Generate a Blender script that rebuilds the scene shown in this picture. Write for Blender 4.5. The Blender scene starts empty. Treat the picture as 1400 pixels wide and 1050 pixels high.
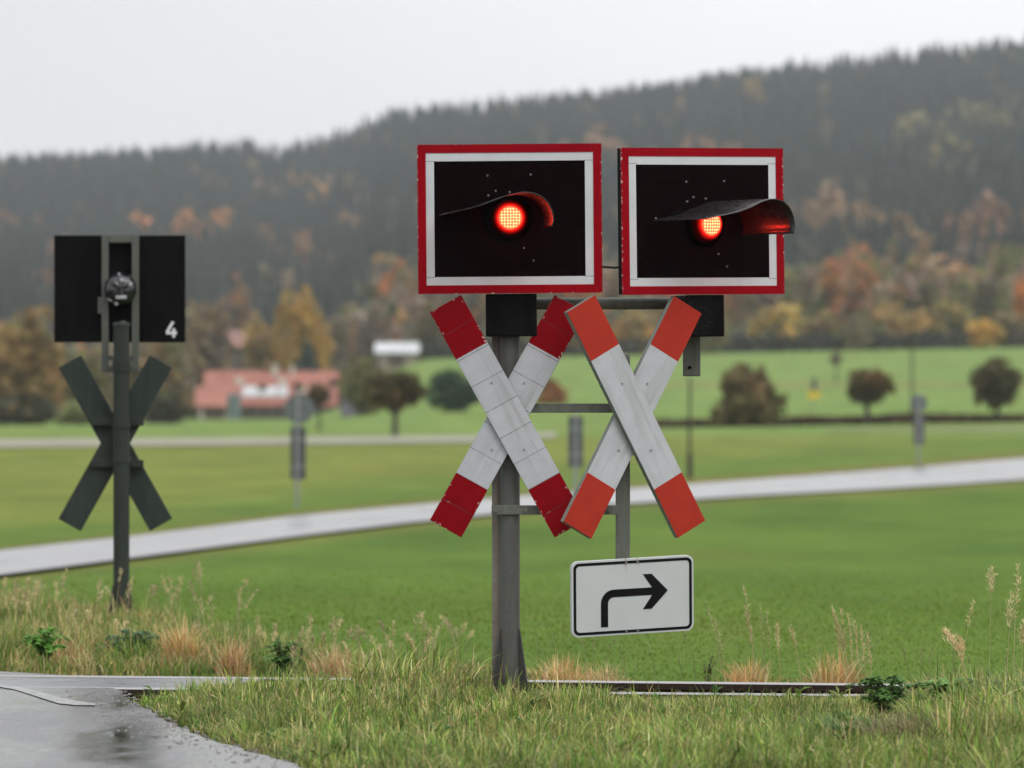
import bpy, math, random
import numpy as np
from mathutils import Matrix, Vector
random.seed(7)
RNG = np.random.default_rng(11)
scene = bpy.context.scene
COL = scene.collection
PI = math.pi
CAMZ = 1.33            # eye height above the rail heads
F = 9722.0             # focal length in photo pixels (250 mm lens)
U0, V0 = 700.0, 575.0  # where the level line of sight meets the photo


def W(u, v, d):
    """a measured photo position at depth d metres -> world metres"""
    return Vector(((u - U0) * d / F, d, CAMZ + (V0 - v) * d / F))


# ------------------------------------------------------------------ basic builders
class MB:
    def __init__(self):
        self.v = []; self.f = []

    def add(self, vs, fs, M=None):
        o = len(self.v)
        for p in vs:
            p = Vector(p)
            self.v.append(tuple(M @ p if M is not None else p))
        for f in fs:
            self.f.append(tuple(i + o for i in f))
        return self

    def box(self, c, s, M=None):
        x, y, z = c; a, b, h = s[0] / 2, s[1] / 2, s[2] / 2
        vs = [(x + i * a, y + j * b, z + k * h) for k in (-1, 1) for j in (-1, 1) for i in (-1, 1)]
        fs = [(0, 2, 3, 1), (4, 5, 7, 6), (0, 1, 5, 4), (2, 6, 7, 3), (0, 4, 6, 2), (1, 3, 7, 5)]
        return self.add(vs, fs, M)

    def prism(self, poly, y0, y1, M=None):
        """polygon in x,z (counter-clockwise) extruded from depth y0 to y1"""
        n = len(poly)
        vs = [(p[0], y0, p[1]) for p in poly] + [(p[0], y1, p[1]) for p in poly]
        fs = [tuple(range(n)), tuple(reversed(range(n, 2 * n)))]
        for i in range(n):
            j = (i + 1) % n
            fs.append((i, i + n, j + n, j))
        return self.add(vs, fs, M)

    def ring(self, outer, inner, y0, y1, M=None):
        """frame between two polygons of equally many points, extruded in y"""
        n = len(outer)
        vs = [(p[0], y0, p[1]) for p in outer] + [(p[0], y0, p[1]) for p in inner] + \
             [(p[0], y1, p[1]) for p in outer] + [(p[0], y1, p[1]) for p in inner]
        fs = []
        for i in range(n):
            j = (i + 1) % n
            fs += [(i, j, n + j, n + i), (2 * n + i, 3 * n + i, 3 * n + j, 2 * n + j),
                   (i, 2 * n + i, 2 * n + j, j), (n + i, n + j, 3 * n + j, 3 * n + i)]
        return self.add(vs, fs, M)

    def tube(self, path, radii, n=12, cap=True, M=None):
        path = [Vector(p) for p in path]
        if not hasattr(radii, '__len__'): radii = [radii] * len(path)
        rings = []
        for i, p in enumerate(path):
            t = (path[min(i + 1, len(path) - 1)] - path[max(i - 1, 0)]).normalized()
            a = t.cross(Vector((0, 0, 1)) if abs(t.z) < .9 else Vector((1, 0, 0))).normalized()
            b = t.cross(a)
            rings.append([p + (a * math.cos(2 * PI * k / n) + b * math.sin(2 * PI * k / n)) * radii[i] for k in range(n)])
        vs = [q for r in rings for q in r]; fs = []
        for i in range(len(path) - 1):
            for k in range(n):
                l = (k + 1) % n
                fs.append((i * n + k, i * n + l, (i + 1) * n + l, (i + 1) * n + k))
        if cap:
            m = len(vs)
            vs += rings[0] + rings[-1]
            fs += [tuple(reversed(range(m, m + n))), tuple(range(m + n, m + 2 * n))]
        return self.add(vs, fs, M)

    def build(self, name, mat, parent=None, bevel=0, smooth=False):
        me = bpy.data.meshes.new(name)
        me.from_pydata(self.v, [], self.f); me.update()
        if smooth:
            me.polygons.foreach_set('use_smooth', [len(p.vertices) <= 4 for p in me.polygons])
        o = bpy.data.objects.new(name, me); COL.objects.link(o)
        me.materials.append(mat)
        if parent: o.parent = parent
        if bevel:
            b = o.modifiers.new('bevel', 'BEVEL'); b.width = bevel; b.segments = 2; b.limit_method = 'ANGLE'
        return o


def np_mesh(name, V, faces, mat, parent=None, col=None, smooth=False):
    """V n x 3; faces a list of int arrays (m x k); col n x 3 linear"""
    me = bpy.data.meshes.new(name)
    me.vertices.add(len(V)); me.vertices.foreach_set('co', np.asarray(V, np.float32).ravel())
    loops = np.concatenate([f.ravel() for f in faces])
    cnt = np.concatenate([np.full(len(f), f.shape[1]) for f in faces])
    st = np.concatenate([[0], np.cumsum(cnt)[:-1]])
    me.loops.add(len(loops)); me.loops.foreach_set('vertex_index', loops.astype(np.int32))
    me.polygons.add(len(cnt)); me.polygons.foreach_set('loop_start', st.astype(np.int32))
    me.polygons.foreach_set('loop_total', cnt.astype(np.int32))
    if smooth: me.polygons.foreach_set('use_smooth', np.ones(len(cnt), bool))
    if col is not None:
        a = me.color_attributes.new('Col', 'FLOAT_COLOR', 'POINT')
        a.data.foreach_set('color', np.c_[col, np.ones(len(col))].astype(np.float32).ravel())
    me.update(calc_edges=True)
    me.materials.append(mat)
    o = bpy.data.objects.new(name, me); COL.objects.link(o)
    if parent: o.parent = parent
    return o


def thing(name, label, cat, loc=(0, 0, 0), rotz=0, group=None):
    o = bpy.data.objects.new(name, None); COL.objects.link(o)
    o.empty_display_size = .2
    o.location = loc; o.rotation_euler = (0, 0, rotz)
    o['label'] = label; o['category'] = cat
    if group: o['group'] = group
    return o


def tag(o, label=None, cat=None, group=None, kind=None):
    for k, v in (('label', label), ('category', cat), ('group', group), ('kind', kind)):
        if v: o[k] = v
    return o


# ------------------------------------------------------------------ materials
class NT:
    def __init__(self, name):
        self.m = bpy.data.materials.new(name); self.m.use_nodes = True
        self.t = self.m.node_tree; self.t.nodes.clear()
        self.out = self.t.nodes.new('ShaderNodeOutputMaterial')

    def n(self, typ, **kw):
        nd = self.t.nodes.new(typ)
        for k, v in kw.items():
            if k.startswith('i_'):
                nd.inputs[k[2:].replace('_', ' ')].default_value = v
            else: setattr(nd, k, v)
        return nd

    def l(self, a, b): self.t.links.new(a, b)

    def math(self, op, a, b=None, c=None, clamp=False):
        nd = self.t.nodes.new('ShaderNodeMath'); nd.operation = op; nd.use_clamp = clamp
        for i, x in enumerate((a, b, c)):
            if x is None: continue
            if isinstance(x, (int, float)): nd.inputs[i].default_value = x
            else: self.l(x, nd.inputs[i])
        return nd.outputs[0]

    def ramp(self, x, lo, hi):
        nd = self.t.nodes.new('ShaderNodeMapRange'); nd.clamp = True
        self.l(x, nd.inputs[0]); nd.inputs[1].default_value = lo; nd.inputs[2].default_value = hi
        return nd.outputs[0]

    def rng(self, x, lo, hi, a, b):
        nd = self.t.nodes.new('ShaderNodeMapRange'); nd.clamp = True
        self.l(x, nd.inputs[0])
        for i, q in enumerate((lo, hi, a, b)): nd.inputs[i + 1].default_value = q
        return nd.outputs[0]

    def mix(self, f, a, b, blend='MIX'):
        nd = self.t.nodes.new('ShaderNodeMix'); nd.data_type = 'RGBA'; nd.blend_type = blend
        for i, x in ((0, f), (6, a), (7, b)):
            if isinstance(x, (int, float)): nd.inputs[i].default_value = x
            elif isinstance(x, tuple): nd.inputs[i].default_value = (*x, 1) if len(x) == 3 else x
            else: self.l(x, nd.inputs[i])
        return nd.outputs[2]

    def coord(self, which='Object'):
        return self.n('ShaderNodeTexCoord').outputs[which]

    def pos(self): return self.n('ShaderNodeNewGeometry').outputs['Position']

    def scaled(self, v, s):
        nd = self.n('ShaderNodeMapping'); self.l(v, nd.inputs[0]); nd.inputs['Scale'].default_value = s
        return nd.outputs[0]

    def noise(self, v, scale, detail=4, rough=.55):
        nd = self.n('ShaderNodeTexNoise'); self.l(v, nd.inputs['Vector'])
        nd.inputs['Scale'].default_value = scale; nd.inputs['Detail'].default_value = detail
        nd.inputs['Roughness'].default_value = rough
        return nd.outputs[0]

    def bsdf(self, color, rough=.5, spec=.5, metal=0, bump=None, bump_d=.002, bump_s=.5):
        b = self.n('ShaderNodeBsdfPrincipled')
        for k, x in (('Base Color', color), ('Roughness', rough), ('Specular IOR Level', spec), ('Metallic', metal)):
            if isinstance(x, tuple): b.inputs[k].default_value = (*x, 1)
            elif isinstance(x, (int, float)): b.inputs[k].default_value = x
            else: self.l(x, b.inputs[k])
        if bump is not None:
            bp = self.n('ShaderNodeBump'); bp.inputs['Distance'].default_value = bump_d
            bp.inputs['Strength'].default_value = bump_s
            self.l(bump, bp.inputs['Height']); self.l(bp.outputs[0], b.inputs['Normal'])
        return b

    def done(self, sh):
        self.l(sh.outputs[0] if hasattr(sh, 'outputs') else sh, self.out.inputs[0]); return self.m


def m_metal(name, col, dirt=(.06, .05, .04), rough=.5, rust=0.0, grain=1.0, spec=.3):
    """painted or galvanised metal with streaks, stains and some rust specks"""
    t = NT(name); p = t.pos()
    a = t.noise(t.scaled(p, (22, 22, 3.0)), grain, 6, .6)
    b = t.noise(p, 60, 5, .65)
    c = t.mix(t.rng(a, .38, .72, 0, .75), col, dirt)
    c = t.mix(t.rng(b, .3, .75, 0, .35), c, tuple(min(1, x * 1.6 + .02) for x in col))
    if rust:
        c = t.mix(t.math('MULTIPLY', t.ramp(t.noise(p, 34, 5, .7), .56, .66), rust), c, (.16, .075, .03))
    r = t.rng(b, .3, .7, rough - .1, rough + .15)
    return t.done(t.bsdf(c, r, spec, 0, b, .0015, .4))


def m_plain(name, col, rough=.6, var=.25, scale=3.0, spec=.4):
    t = NT(name); p = t.pos()
    a = t.noise(p, scale, 5, .6)
    c = t.mix(t.ramp(a, .3, .7), tuple(x * (1 - var) for x in col), tuple(min(1, x * (1 + var)) for x in col))
    return t.done(t.bsdf(c, rough, spec))


def m_arm(name, red, white, seams, chip, red_at):
    """crossing arm: red ends, white middle, board joints, flaked edges, dirt"""
    t = NT(name); oc = t.coord('Object')
    s = t.n('ShaderNodeSeparateXYZ'); t.l(oc, s.inputs[0]); x, y, z = s.outputs
    n1 = t.noise(oc, 55, 6, .65); n2 = t.noise(oc, 9, 5, .6); n3 = t.noise(oc, 190, 3, .6)
    wht = t.mix(t.rng(n2, .35, .75, 0, .55), white, tuple(c * .72 for c in white))
    wht = t.mix(t.ramp(n3, .66, .74), wht, tuple(c * .45 for c in white))
    streak = t.noise(t.scaled(oc, (30, 30, 2.2)), 1, 5, .6)
    wht = t.mix(t.rng(streak, .48, .75, 0, .55), wht, (.27, .255, .225))
    if seams:
        wn = t.n('ShaderNodeTexWhiteNoise', noise_dimensions='1D'); t.l(t.math('FLOOR', t.math('DIVIDE', t.math('ADD', z, .351 + .138 * 10), .138)), wn.inputs['W'])
        wht = t.mix(t.rng(wn.outputs[0], 0, 1, 0, .28), wht, (.36, .37, .40))
    rd = t.mix(t.rng(streak, .5, .75, 0, .35), red if False else red, tuple(c * .55 for c in red))
    rd0 = rd
    rd = t.mix(t.rng(n2, .3, .75, 0, .7), rd0, tuple(c * .72 for c in red))
    rd = t.mix(t.rng(n3, .62, .75, 0, .5), rd, tuple(min(1, c * 1.35 + .03) for c in red))
    isred = t.math('GREATER_THAN', t.math('ABSOLUTE', z), red_at)
    edge = t.ramp(t.math('ABSOLUTE', x), .060, .086)
    endd = t.ramp(t.math('ABSOLUTE', z), .585, .607)
    e = t.math('MAXIMUM', edge, endd)
    if seams:
        w = t.math('ABSOLUTE', t.math('SUBTRACT', t.math('FRACT', t.math('DIVIDE', t.math('ADD', z, .351 + .138 * 9.5), .138)), .5))
        line = t.math('LESS_THAN', w, .0105)
        near = t.math('MULTIPLY', t.ramp(w, .06, .0), 1.0)
        e = t.math('MAXIMUM', e, near)
    e = t.math('MULTIPLY', e, t.rng(t.noise(oc, 6.5, 3, .5), .40, .60, .45, 1.08))
    thr = t.math('SUBTRACT', .80 - chip * .05, t.math('MULTIPLY', e, .19 * chip))
    fl = t.math('GREATER_THAN', n1, thr)
    rd = t.mix(fl, rd, (.55, .50, .46))
    c = t.mix(isred, wht, rd)
    nn = t.n('ShaderNodeSeparateXYZ'); t.l(t.coord('Normal'), nn.inputs[0])
    side = t.math('LESS_THAN', t.math('ABSOLUTE', nn.outputs[1]), .5)
    c = t.mix(side, c, t.mix(t.ramp(n1, .35, .65), (.14, .165, .14), (.22, .24, .215)))
    if seams:
        c = t.mix(t.math('MULTIPLY', line, t.rng(n1, .35, .6, .35, .95)), c, (.05, .05, .055))
    return t.done(t.bsdf(c, t.rng(n1, .3, .7, .35, .55), .07, 0, n1, .0012, .3))


def m_foliage(name, trans=.3, spec=.12):
    t = NT(name)
    a = t.n('ShaderNodeAttribute', attribute_name='Col').outputs['Color']
    n = t.noise(t.pos(), 7, 3, .6)
    c = t.mix(1.0, a, t.mix(t.ramp(n, .3, .7), (.82, .82, .82), (1.15, 1.15, 1.15)), 'MULTIPLY')
    b = t.bsdf(c, .6, spec)
    tr = t.n('ShaderNodeBsdfTranslucent'); t.l(c, tr.inputs[0])
    mx = t.n('ShaderNodeMixShader'); mx.inputs[0].default_value = trans
    t.l(b.outputs[0], mx.inputs[1]); t.l(tr.outputs[0], mx.inputs[2])
    return t.done(mx)


M_FOL = m_foliage('leaves', .3)
M_GRASS = m_foliage('grass_blades', .35, .2)
M_NEEDLE = m_foliage('needles', .1, .05)
M_POST = m_metal('grey_post_paint', (.082, .086, .078), (.05, .048, .042), .5, .25)
M_CHANNEL = m_metal('weathered_channel', (.20, .185, .165), (.11, .08, .058), .65, .75)
M_FOOT = m_metal('dark_foot_paint', (.035, .036, .032), (.02, .02, .018), .5, .3)
M_OLIVE = m_metal('olive_bar_paint', (.115, .125, .105), (.055, .055, .045), .5, .4)
M_DARKMETAL = m_metal('black_metal', (.0025, .0025, .0028), (.007, .007, .007), .45, spec=.02)
M_REAR = m_metal('dark_olive_paint', (.028, .035, .029), (.018, .022, .019), .55, .1, spec=.14)
M_REARARM = m_metal('dark_green_board_back', (.023, .031, .026), (.042, .052, .045), .55, spec=.12)
M_FRAME = m_metal('frame_grey', (.085, .09, .078), (.06, .06, .05), .5)
M_GALV = m_metal('galvanised', (.24, .25, .26), (.13, .135, .14), .45)
M_BOLT = m_plain('worn_bolt', (.17, .16, .16), .3, .4, 60, .6)
M_BLACKFACE = m_plain('black_face', (.0048, .0018, .0021), .3, .5, 25, .02)
M_HOOD = m_metal('hood_black', (.008, .006, .0065), (.02, .017, .018), .27, spec=.5)
M_BLACKPAINT = m_plain('black_sign_paint', (.007, .007, .008), .45, .3, 30, .1)
M_RUBBER = m_plain('black_cable', (.012, .012, .012), .55)


def m_dusty():
    t = NT('dusty_black_box'); p = t.pos(); n = t.noise(p, 120, 4, .7); n2 = t.noise(t.scaled(p, (9, 9, 3)), 1, 5, .6)
    k = t.math('MULTIPLY', t.ramp(n, .60, .70), t.ramp(n2, .48, .66))
    c = t.mix(k, t.mix(t.ramp(n2, .4, .8), (.0028, .0026, .003), (.012, .011, .012)), (.16, .15, .15))
    return t.done(t.bsdf(c, .42, .05))


M_BOX = m_dusty()


def m_border():
    t = NT('red_border_paint'); oc = t.coord('Object')
    n1 = t.noise(oc, 70, 6, .65); n2 = t.noise(oc, 8, 4, .6)
    c = t.mix(t.rng(n2, .3, .75, 0, .6), (.285, .002, .008), (.19, .0015, .006))
    s = t.n('ShaderNodeSeparateXYZ'); t.l(oc, s.inputs[0])
    ex = t.ramp(t.math('ABSOLUTE', s.outputs[0]), .415, .434)
    ez = t.ramp(t.math('ABSOLUTE', s.outputs[2]), .336, .352)
    e = t.math('MAXIMUM', ex, ez)
    fl = t.math('GREATER_THAN', n1, t.math('SUBTRACT', .83, t.math('MULTIPLY', e, .245)))
    c = t.mix(fl, c, (.55, .5, .47))
    return t.done(t.bsdf(c, t.rng(n1, .3, .7, .35, .5), .05))


M_BORDER = m_border()


def m_band():
    t = NT('white_band_paint'); oc = t.coord('Object')
    n2 = t.noise(oc, 7, 5, .6); n3 = t.noise(oc, 120, 3, .6)
    c = t.mix(t.rng(n2, .35, .7, 0, .6), (.56, .57, .58), (.45, .46, .48))
    c = t.mix(t.ramp(n3, .68, .76), c, (.33, .3, .28))
    s = t.n('ShaderNodeSeparateXYZ'); t.l(oc, s.inputs[0])
    ax = t.math('ABSOLUTE', s.outputs[0]); az = t.math('ABSOLUTE', s.outputs[2])
    # the thin joints where the four strips of the band meet
    j = t.math('MULTIPLY', t.math('LESS_THAN', t.math('ABSOLUTE', t.math('SUBTRACT', az, .273)), .0016), t.math('GREATER_THAN', ax, .35))
    c = t.mix(j, c, (.2, .2, .2))
    return t.done(t.bsdf(c, .4, .4))


M_BAND = m_band()


def m_plate():
    t = NT('white_sign_plate'); oc = t.coord('Object')
    n2 = t.noise(oc, 5, 5, .6); n3 = t.noise(oc, 150, 3, .6)
    c = t.mix(t.rng(n2, .35, .7, 0, .5), (.55, .575, .58), (.47, .49, .495))
    c = t.mix(t.rng(n3, .68, .78, 0, .6), c, (.4, .4, .38))
    # rust runs below the top screws
    s = t.n('ShaderNodeSeparateXYZ'); t.l(oc, s.inputs[0])
    for x0, ln in ((-.035, .055), (.024, .018)):
        d = t.ramp(t.math('ABSOLUTE', t.math('SUBTRACT', s.outputs[0], x0)), .006, .001)
        z = t.math('MULTIPLY', t.math('GREATER_THAN', s.outputs[2], .165 - ln), t.ramp(s.outputs[2], .165 - ln, .165))
        c = t.mix(t.math('MULTIPLY', t.math('MULTIPLY', d, z), .7), c, (.32, .2, .08))
    return t.done(t.bsdf(c, .38, .4))


M_PLATE = m_plate()


def m_lens():
    """lit LED array: hot dots on glowing red"""
    t = NT('lit_red_lens'); oc = t.coord('Object')
    v = t.n('ShaderNodeTexVoronoi', feature='F1'); t.l(t.scaled(oc, (1, .0, 1)), v.inputs['Vector'])
    v.inputs['Scale'].default_value = 72; v.inputs['Randomness'].default_value = .1
    s = t.n('ShaderNodeSeparateXYZ'); t.l(oc, s.inputs[0])
    r = t.math('SQRT', t.math('ADD', t.math('MULTIPLY', s.outputs[0], s.outputs[0]), t.math('MULTIPLY', s.outputs[2], s.outputs[2])))
    dot = t.rng(v.outputs['Distance'], .26, .46, 1, 0)
    inner = t.rng(r, .045, .055, 1, 0); rim = t.rng(r, .050, .080, 1, 0)
    k = t.math('MULTIPLY', dot, inner)
    c = t.mix(t.math('MULTIPLY', rim, rim), (.015, .0002, .0003), (2.6, .02, .012))  # outer ring paints the lamp's soft red halo into the emission
    c = t.mix(t.rng(r, .049, .060, 1, 0), c, (5.0, .22, .08))
    c = t.mix(k, c, (12, 1.25, .50))
    e = t.n('ShaderNodeEmission'); t.l(c, e.inputs[0]); e.inputs[1].default_value = 1.0
    return t.done(e)


M_LENS = m_lens()


# ------------------------------------------------------------------ terrain
def pchip(x, y, q):
    x = np.asarray(x, float); y = np.asarray(y, float)
    h = np.diff(x); d = np.diff(y) / h
    m = np.zeros_like(y)
    for i in range(1, len(x) - 1):
        if d[i - 1] * d[i] > 0:
            w1 = 2 * h[i] + h[i - 1]; w2 = h[i] + 2 * h[i - 1]
            m[i] = (w1 + w2) / (w1 / d[i - 1] + w2 / d[i])
    m[0], m[-1] = d[0], d[-1]
    q = np.clip(q, x[0], x[-1])
    i = np.clip(np.searchsorted(x, q) - 1, 0, len(x) - 2)
    s = (q - x[i]) / h[i]
    return ((1 + 2 * s) * (1 - s) ** 2 * y[i] + s * (1 - s) ** 2 * h[i] * m[i] +
            s * s * (3 - 2 * s) * y[i + 1] + s * s * (s - 1) * h[i] * m[i + 1])


KD = [5, 20, 30, 34, 35.2, 37.6, 39, 46, 60, 100, 146, 240, 350, 430, 600, 800, 1000, 1300, 2300, 3500, 4300, 6000]
_c = [-.05, -.05, -.05, -.05, -.13, -.13, -.08, -.05, -.2, -.47, -.47]
KZL = _c + [-.25, .2, .67, 1.05, 1.6, 2.9, 7.0, 50, 112, 95, 20]
KZM = _c + [-.22, .25, .67, 2.5, 5.9, 10, 16, 66, 134, 115, 30]
KZR = _c + [-.2, .45, 1.2, 3.5, 7.1, 11.6, 17.5, 84, 165, 150, 60]
RU = [-3000, -400, 0, 300, 600, 800, 1000, 1400, 2000, 4000]
RF = [.90, .97, 1.0, 1.04, 1.0, 1.0, 1.0, 1.0, 1.04, .9]


def H(X, Y):
    X = np.asarray(X, float); Y = np.asarray(Y, float)
    d = np.maximum(Y, 5.0)
    u = U0 + F * X / d
    ld = np.log(d); lk = np.log(KD)
    zl = pchip(lk, KZL, ld); zm = pchip(lk, KZM, ld); zr = pchip(lk, KZR, ld)
    a = np.clip((u - 380) / 220, 0, 1); a = a * a * (3 - 2 * a)
    b = np.clip((u - 600) / 800, 0, 1)
    z = zl * (1 - a) + a * (zm * (1 - b) + zr * b)
    far = np.clip((d - 1000) / 1500, 0, 1)
    z = z * (1 + far * (np.interp(u, RU, RF) - 1))
    # small banks beside the crossing
    z = z + .07 * np.exp(-((X + .75) / .75) ** 2 - ((Y - 33.1) / 1.4) ** 2)
    z = z + .10 * np.exp(-((X + 2.8) / 1.6) ** 2 - ((Y - 45.8) / 3.0) ** 2)
    z = z + .05 * np.exp(-((X - 2.4) / .8) ** 2 - ((Y - 33.2) / 1.2) ** 2)
    return z


def G(u, v):
    """where the line of sight through a photo position meets the terrain beyond the track"""
    lo, hi = 38.0, 1300.0
    for _ in range(50):
        m = math.sqrt(lo * hi)
        z = float(H((u - U0) * m / F, m))
        y = V0 + (CAMZ - z) * F / m
        if y > v: lo = m
        else: hi = m
    d = math.sqrt(lo * hi)
    X = (u - U0) * d / F
    return Vector((X, d, float(H(X, d))))


def vnoise(X, Y, scale, seed):
    r = np.random.default_rng(seed).random((64, 64))
    x = X / scale; y = Y / scale
    i = np.floor(x).astype(int); j = np.floor(y).astype(int); fx = x - i; fy = y - j
    fx = fx * fx * (3 - 2 * fx); fy = fy * fy * (3 - 2 * fy)
    g = lambda a, b: r[a % 64, b % 64]
    return (g(i, j) * (1 - fx) + g(i + 1, j) * fx) * (1 - fy) + (g(i, j + 1) * (1 - fx) + g(i + 1, j + 1) * fx) * fy


# road centre lines in photo measurements -> on the terrain
ROAD_UP = [(-300, 790), (-100, 771), (0, 757), (200, 735), (400, 709), (560, 694), (700, 682), (865, 670), (1000, 660), (1200, 645), (1400, 628), (1500, 620), (1700, 608)]
ROAD_LO = [(-300, 838), (-100, 808), (0, 792), (200, 765), (400, 738), (560, 718), (700, 704), (865, 691), (1000, 682), (1200, 671), (1400, 658), (1500, 650), (1700, 636)]


def build_ground():
    ts = np.concatenate([np.linspace(-.62, -.14, 14, endpoint=False), np.linspace(-.14, .14, 225), np.linspace(.14, .62, 15)[1:]])
    ys = np.concatenate([np.linspace(5, 24, 10, endpoint=False), np.linspace(24, 50, 105, endpoint=False),
                         np.exp(np.linspace(math.log(50), math.log(6000), 300))])
    Tg, Yg = np.meshgrid(ts, ys)
    Xg = Tg * Yg
    Z = H(Xg, Yg)
    X = np.vstack([ts * 500, ts * 60, Xg]); Y = np.vstack([ts * 0 - 500, ts * 0, Yg]); Z = np.vstack([ts * 0 - .6, ts * 0 - .06, Z])
    nr, nc = X.shape
    V = np.c_[X.ravel(), Y.ravel(), Z.ravel()]
    idx = np.arange(nr * nc).reshape(nr, nc)
    Fq = np.stack([idx[:-1, :-1], idx[:-1, 1:], idx[1:, 1:], idx[1:, :-1]], -1).reshape(-1, 4)
    # colours of the different fields
    d = np.maximum(V[:, 1], 1); u = U0 + F * V[:, 0] / d; v = V0 + (CAMZ - V[:, 2]) * F / d
    nearC = np.array([.055, .052, .022]); A = np.array([.088, .152, .022]); B = np.array([.158, .188, .036])
    Bg = np.array([.105, .165, .028]); C = np.array([.148, .225, .055]); WOOD = np.array([.03, .035, .016])
    up = np.interp(u, [p[0] for p in ROAD_UP], [p[1] for p in ROAD_UP])
    ss = lambda x, a, b: (lambda s: s * s * (3 - 2 * s))(np.clip((x - a) / (b - a), 0, 1))
    mixc = lambda c, k, w: c * (1 - w[:, None]) + k * w[:, None]
    c = np.tile(nearC, (len(V), 1))
    edge = np.interp(u, [0, 300, 450, 600, 900, 1400], [50, 44, 41, 39.8, 38.4, 38.2])
    c = mixc(c, A, ss(d, edge - .8, edge + .8))
    lo = np.interp(u, [p[0] for p in ROAD_LO], [p[1] for p in ROAD_LO])
    beyond = ss(up - v, -6, 2) * (d > 50)
    c = mixc(c, np.array([.15, .155, .04]), .7 * np.exp(-((v - lo) / 9.) ** 2) * (d > 50))
    c = mixc(c, Bg, beyond)
    c = mixc(c, np.array([.17, .12, .035]), .75 * np.exp(-((v - up + 4) / 5.) ** 2) * (d > 50))
    c = mixc(c, B, ss(up - v, 18, 60) * (d > 50) * .85)
    c = mixc(c, C, ss(-v, -602, -590) * (d > 50))
    c = mixc(c, WOOD, ss(d, 1010, 1060))
    # faint bands across the far slope
    band = np.exp(-((v - 527) / 3.5) ** 2) * (u > 900) * (d > 300)
    c = mixc(c, np.array([.20, .18, .07]), band * .7)
    t = NT('fields'); p = t.pos()
    a = t.n('ShaderNodeAttribute', attribute_name='Col').outputs['Color']
    n1 = t.noise(t.scaled(p, (.25, .05, .2)), 1.0, 5, .6); n2 = t.noise(p, 1.3, 6, .7); n3 = t.noise(p, 14, 4, .7)
    k = t.mix(t.ramp(n1, .3, .7), (.72, .78, .74), (1.28, 1.2, 1.2))
    k2 = t.mix(t.ramp(n2, .3, .7), (.74, .78, .75), (1.24, 1.2, 1.2))
    k3 = t.mix(t.ramp(n3, .3, .7), (.7, .7, .7), (1.25, 1.25, 1.25))
    c2 = t.mix(1, t.mix(1, t.mix(1, a, k, 'MULTIPLY'), k2, 'MULTIPLY'), k3, 'MULTIPLY')
    c2 = t.mix(t.rng(t.noise(t.scaled(p, (.12, .03, .1)), 1.0, 3, .5), .52, .72, 0, .35), c2, (.17, .15, .03))
    m = t.done(t.bsdf(c2, .9, .05, 0, n3, .03, .6))
    o = np_mesh('ground', V, [Fq], m, None, c, True)
    return tag(o, 'rolling green meadow reaching to the wooded hill', 'ground', None, 'structure')


build_ground()


def m_wet_road(name, base, lo, hi, patch):
    t = NT(name); p = t.pos()
    n1 = t.noise(t.scaled(p, (1.0, .25, 1)), patch, 6, .62); n2 = t.noise(p, 45, 5, .7); n3 = t.noise(p, 260, 2, .6)
    c = t.mix(t.ramp(n1, .35, .65), tuple(x * .7 for x in base), tuple(x * 1.25 for x in base))
    c = t.mix(t.rng(n3, .35, .7, 0, .5), c, tuple(x * 2.2 for x in base))
    # patches and cracks in the tar
    cr = t.n('ShaderNodeTexVoronoi', feature='DISTANCE_TO_EDGE'); t.l(t.scaled(p, (1.1, .5, 1)), cr.inputs[0]); cr.inputs['Scale'].default_value = .9
    crk = t.math('MULTIPLY', t.math('LESS_THAN', cr.outputs['Distance'], .012), t.ramp(n1, .5, .6))
    c = t.mix(crk, c, (.015, .014, .013))
    n4 = t.ramp(t.noise(t.scaled(p, (1.0, .30, 1)), 5.5, 5, .65), .68, .73)
    c = t.mix(n4, c, (.012, .011, .011))
    r = t.math('MAXIMUM', t.rng(n1, .40, .60, lo, hi), t.math('MULTIPLY', n4, .6))
    r = t.math('ADD', r, t.rng(n2, .35, .75, -.05, .14), clamp=True)
    h = t.math('ADD', t.math('MULTIPLY', n3, t.rng(n1, .36, .6, .05, 1)), t.math('MULTIPLY', crk, -3))
    return t.done(t.bsdf(c, r, .55, 0, h, .002, .35))


def strip_sheet(name, up, lo, mat, dz, nseg=90, nw=6):
    us = np.linspace(up[0][0], up[-1][0], nseg)
    V = []
    for u in us:
        a = G(u, float(np.interp(u, *zip(*lo)))); b = G(u, float(np.interp(u, *zip(*up))))
        for k in range(nw + 1):
            q = a.lerp(b, k / nw)
            V.append((q.x, q.y, float(H(q.x, q.y)) + dz))
    idx = np.arange(nseg * (nw + 1)).reshape(nseg, nw + 1)
    Fq = np.stack([idx[:-1, :-1], idx[1:, :-1], idx[1:, 1:], idx[:-1, 1:]], -1).reshape(-1, 4)
    return np_mesh(name, np.array(V), [Fq], mat, None, None, True)


M_FARROAD = m_wet_road('wet_lane', (.16, .155, .155), .16, .32, .25)
tag(strip_sheet('lane', ROAD_UP, ROAD_LO, M_FARROAD, .05), 'wet pale lane curving across the meadow', 'lane', None, 'structure')
FR_UP = [(-200, 603), (0, 602), (300, 600), (640, 597), (760, 592)]
FR_LO = [(-200, 614), (0, 613), (300, 610), (640, 606), (760, 599)]
M_TRACK = m_plain('pale_gravel', (.27, .26, .20), .75, .25, .3, .1)
tag(strip_sheet('farm_road', FR_UP, FR_LO, M_TRACK, .06, 60), 'thin pale farm road across the far meadow', 'road', None, 'structure')
tag(strip_sheet('gravel_path', [(1130, 588), (1250, 587), (1480, 584)], [(1130, 590), (1250, 590.5), (1480, 588.5)], m_plain('grassy_gravel', (.21, .23, .11), .8, .3, .5, .1), .06, 30), 'pale path below the red hedge', 'path', None, 'structure')

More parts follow.
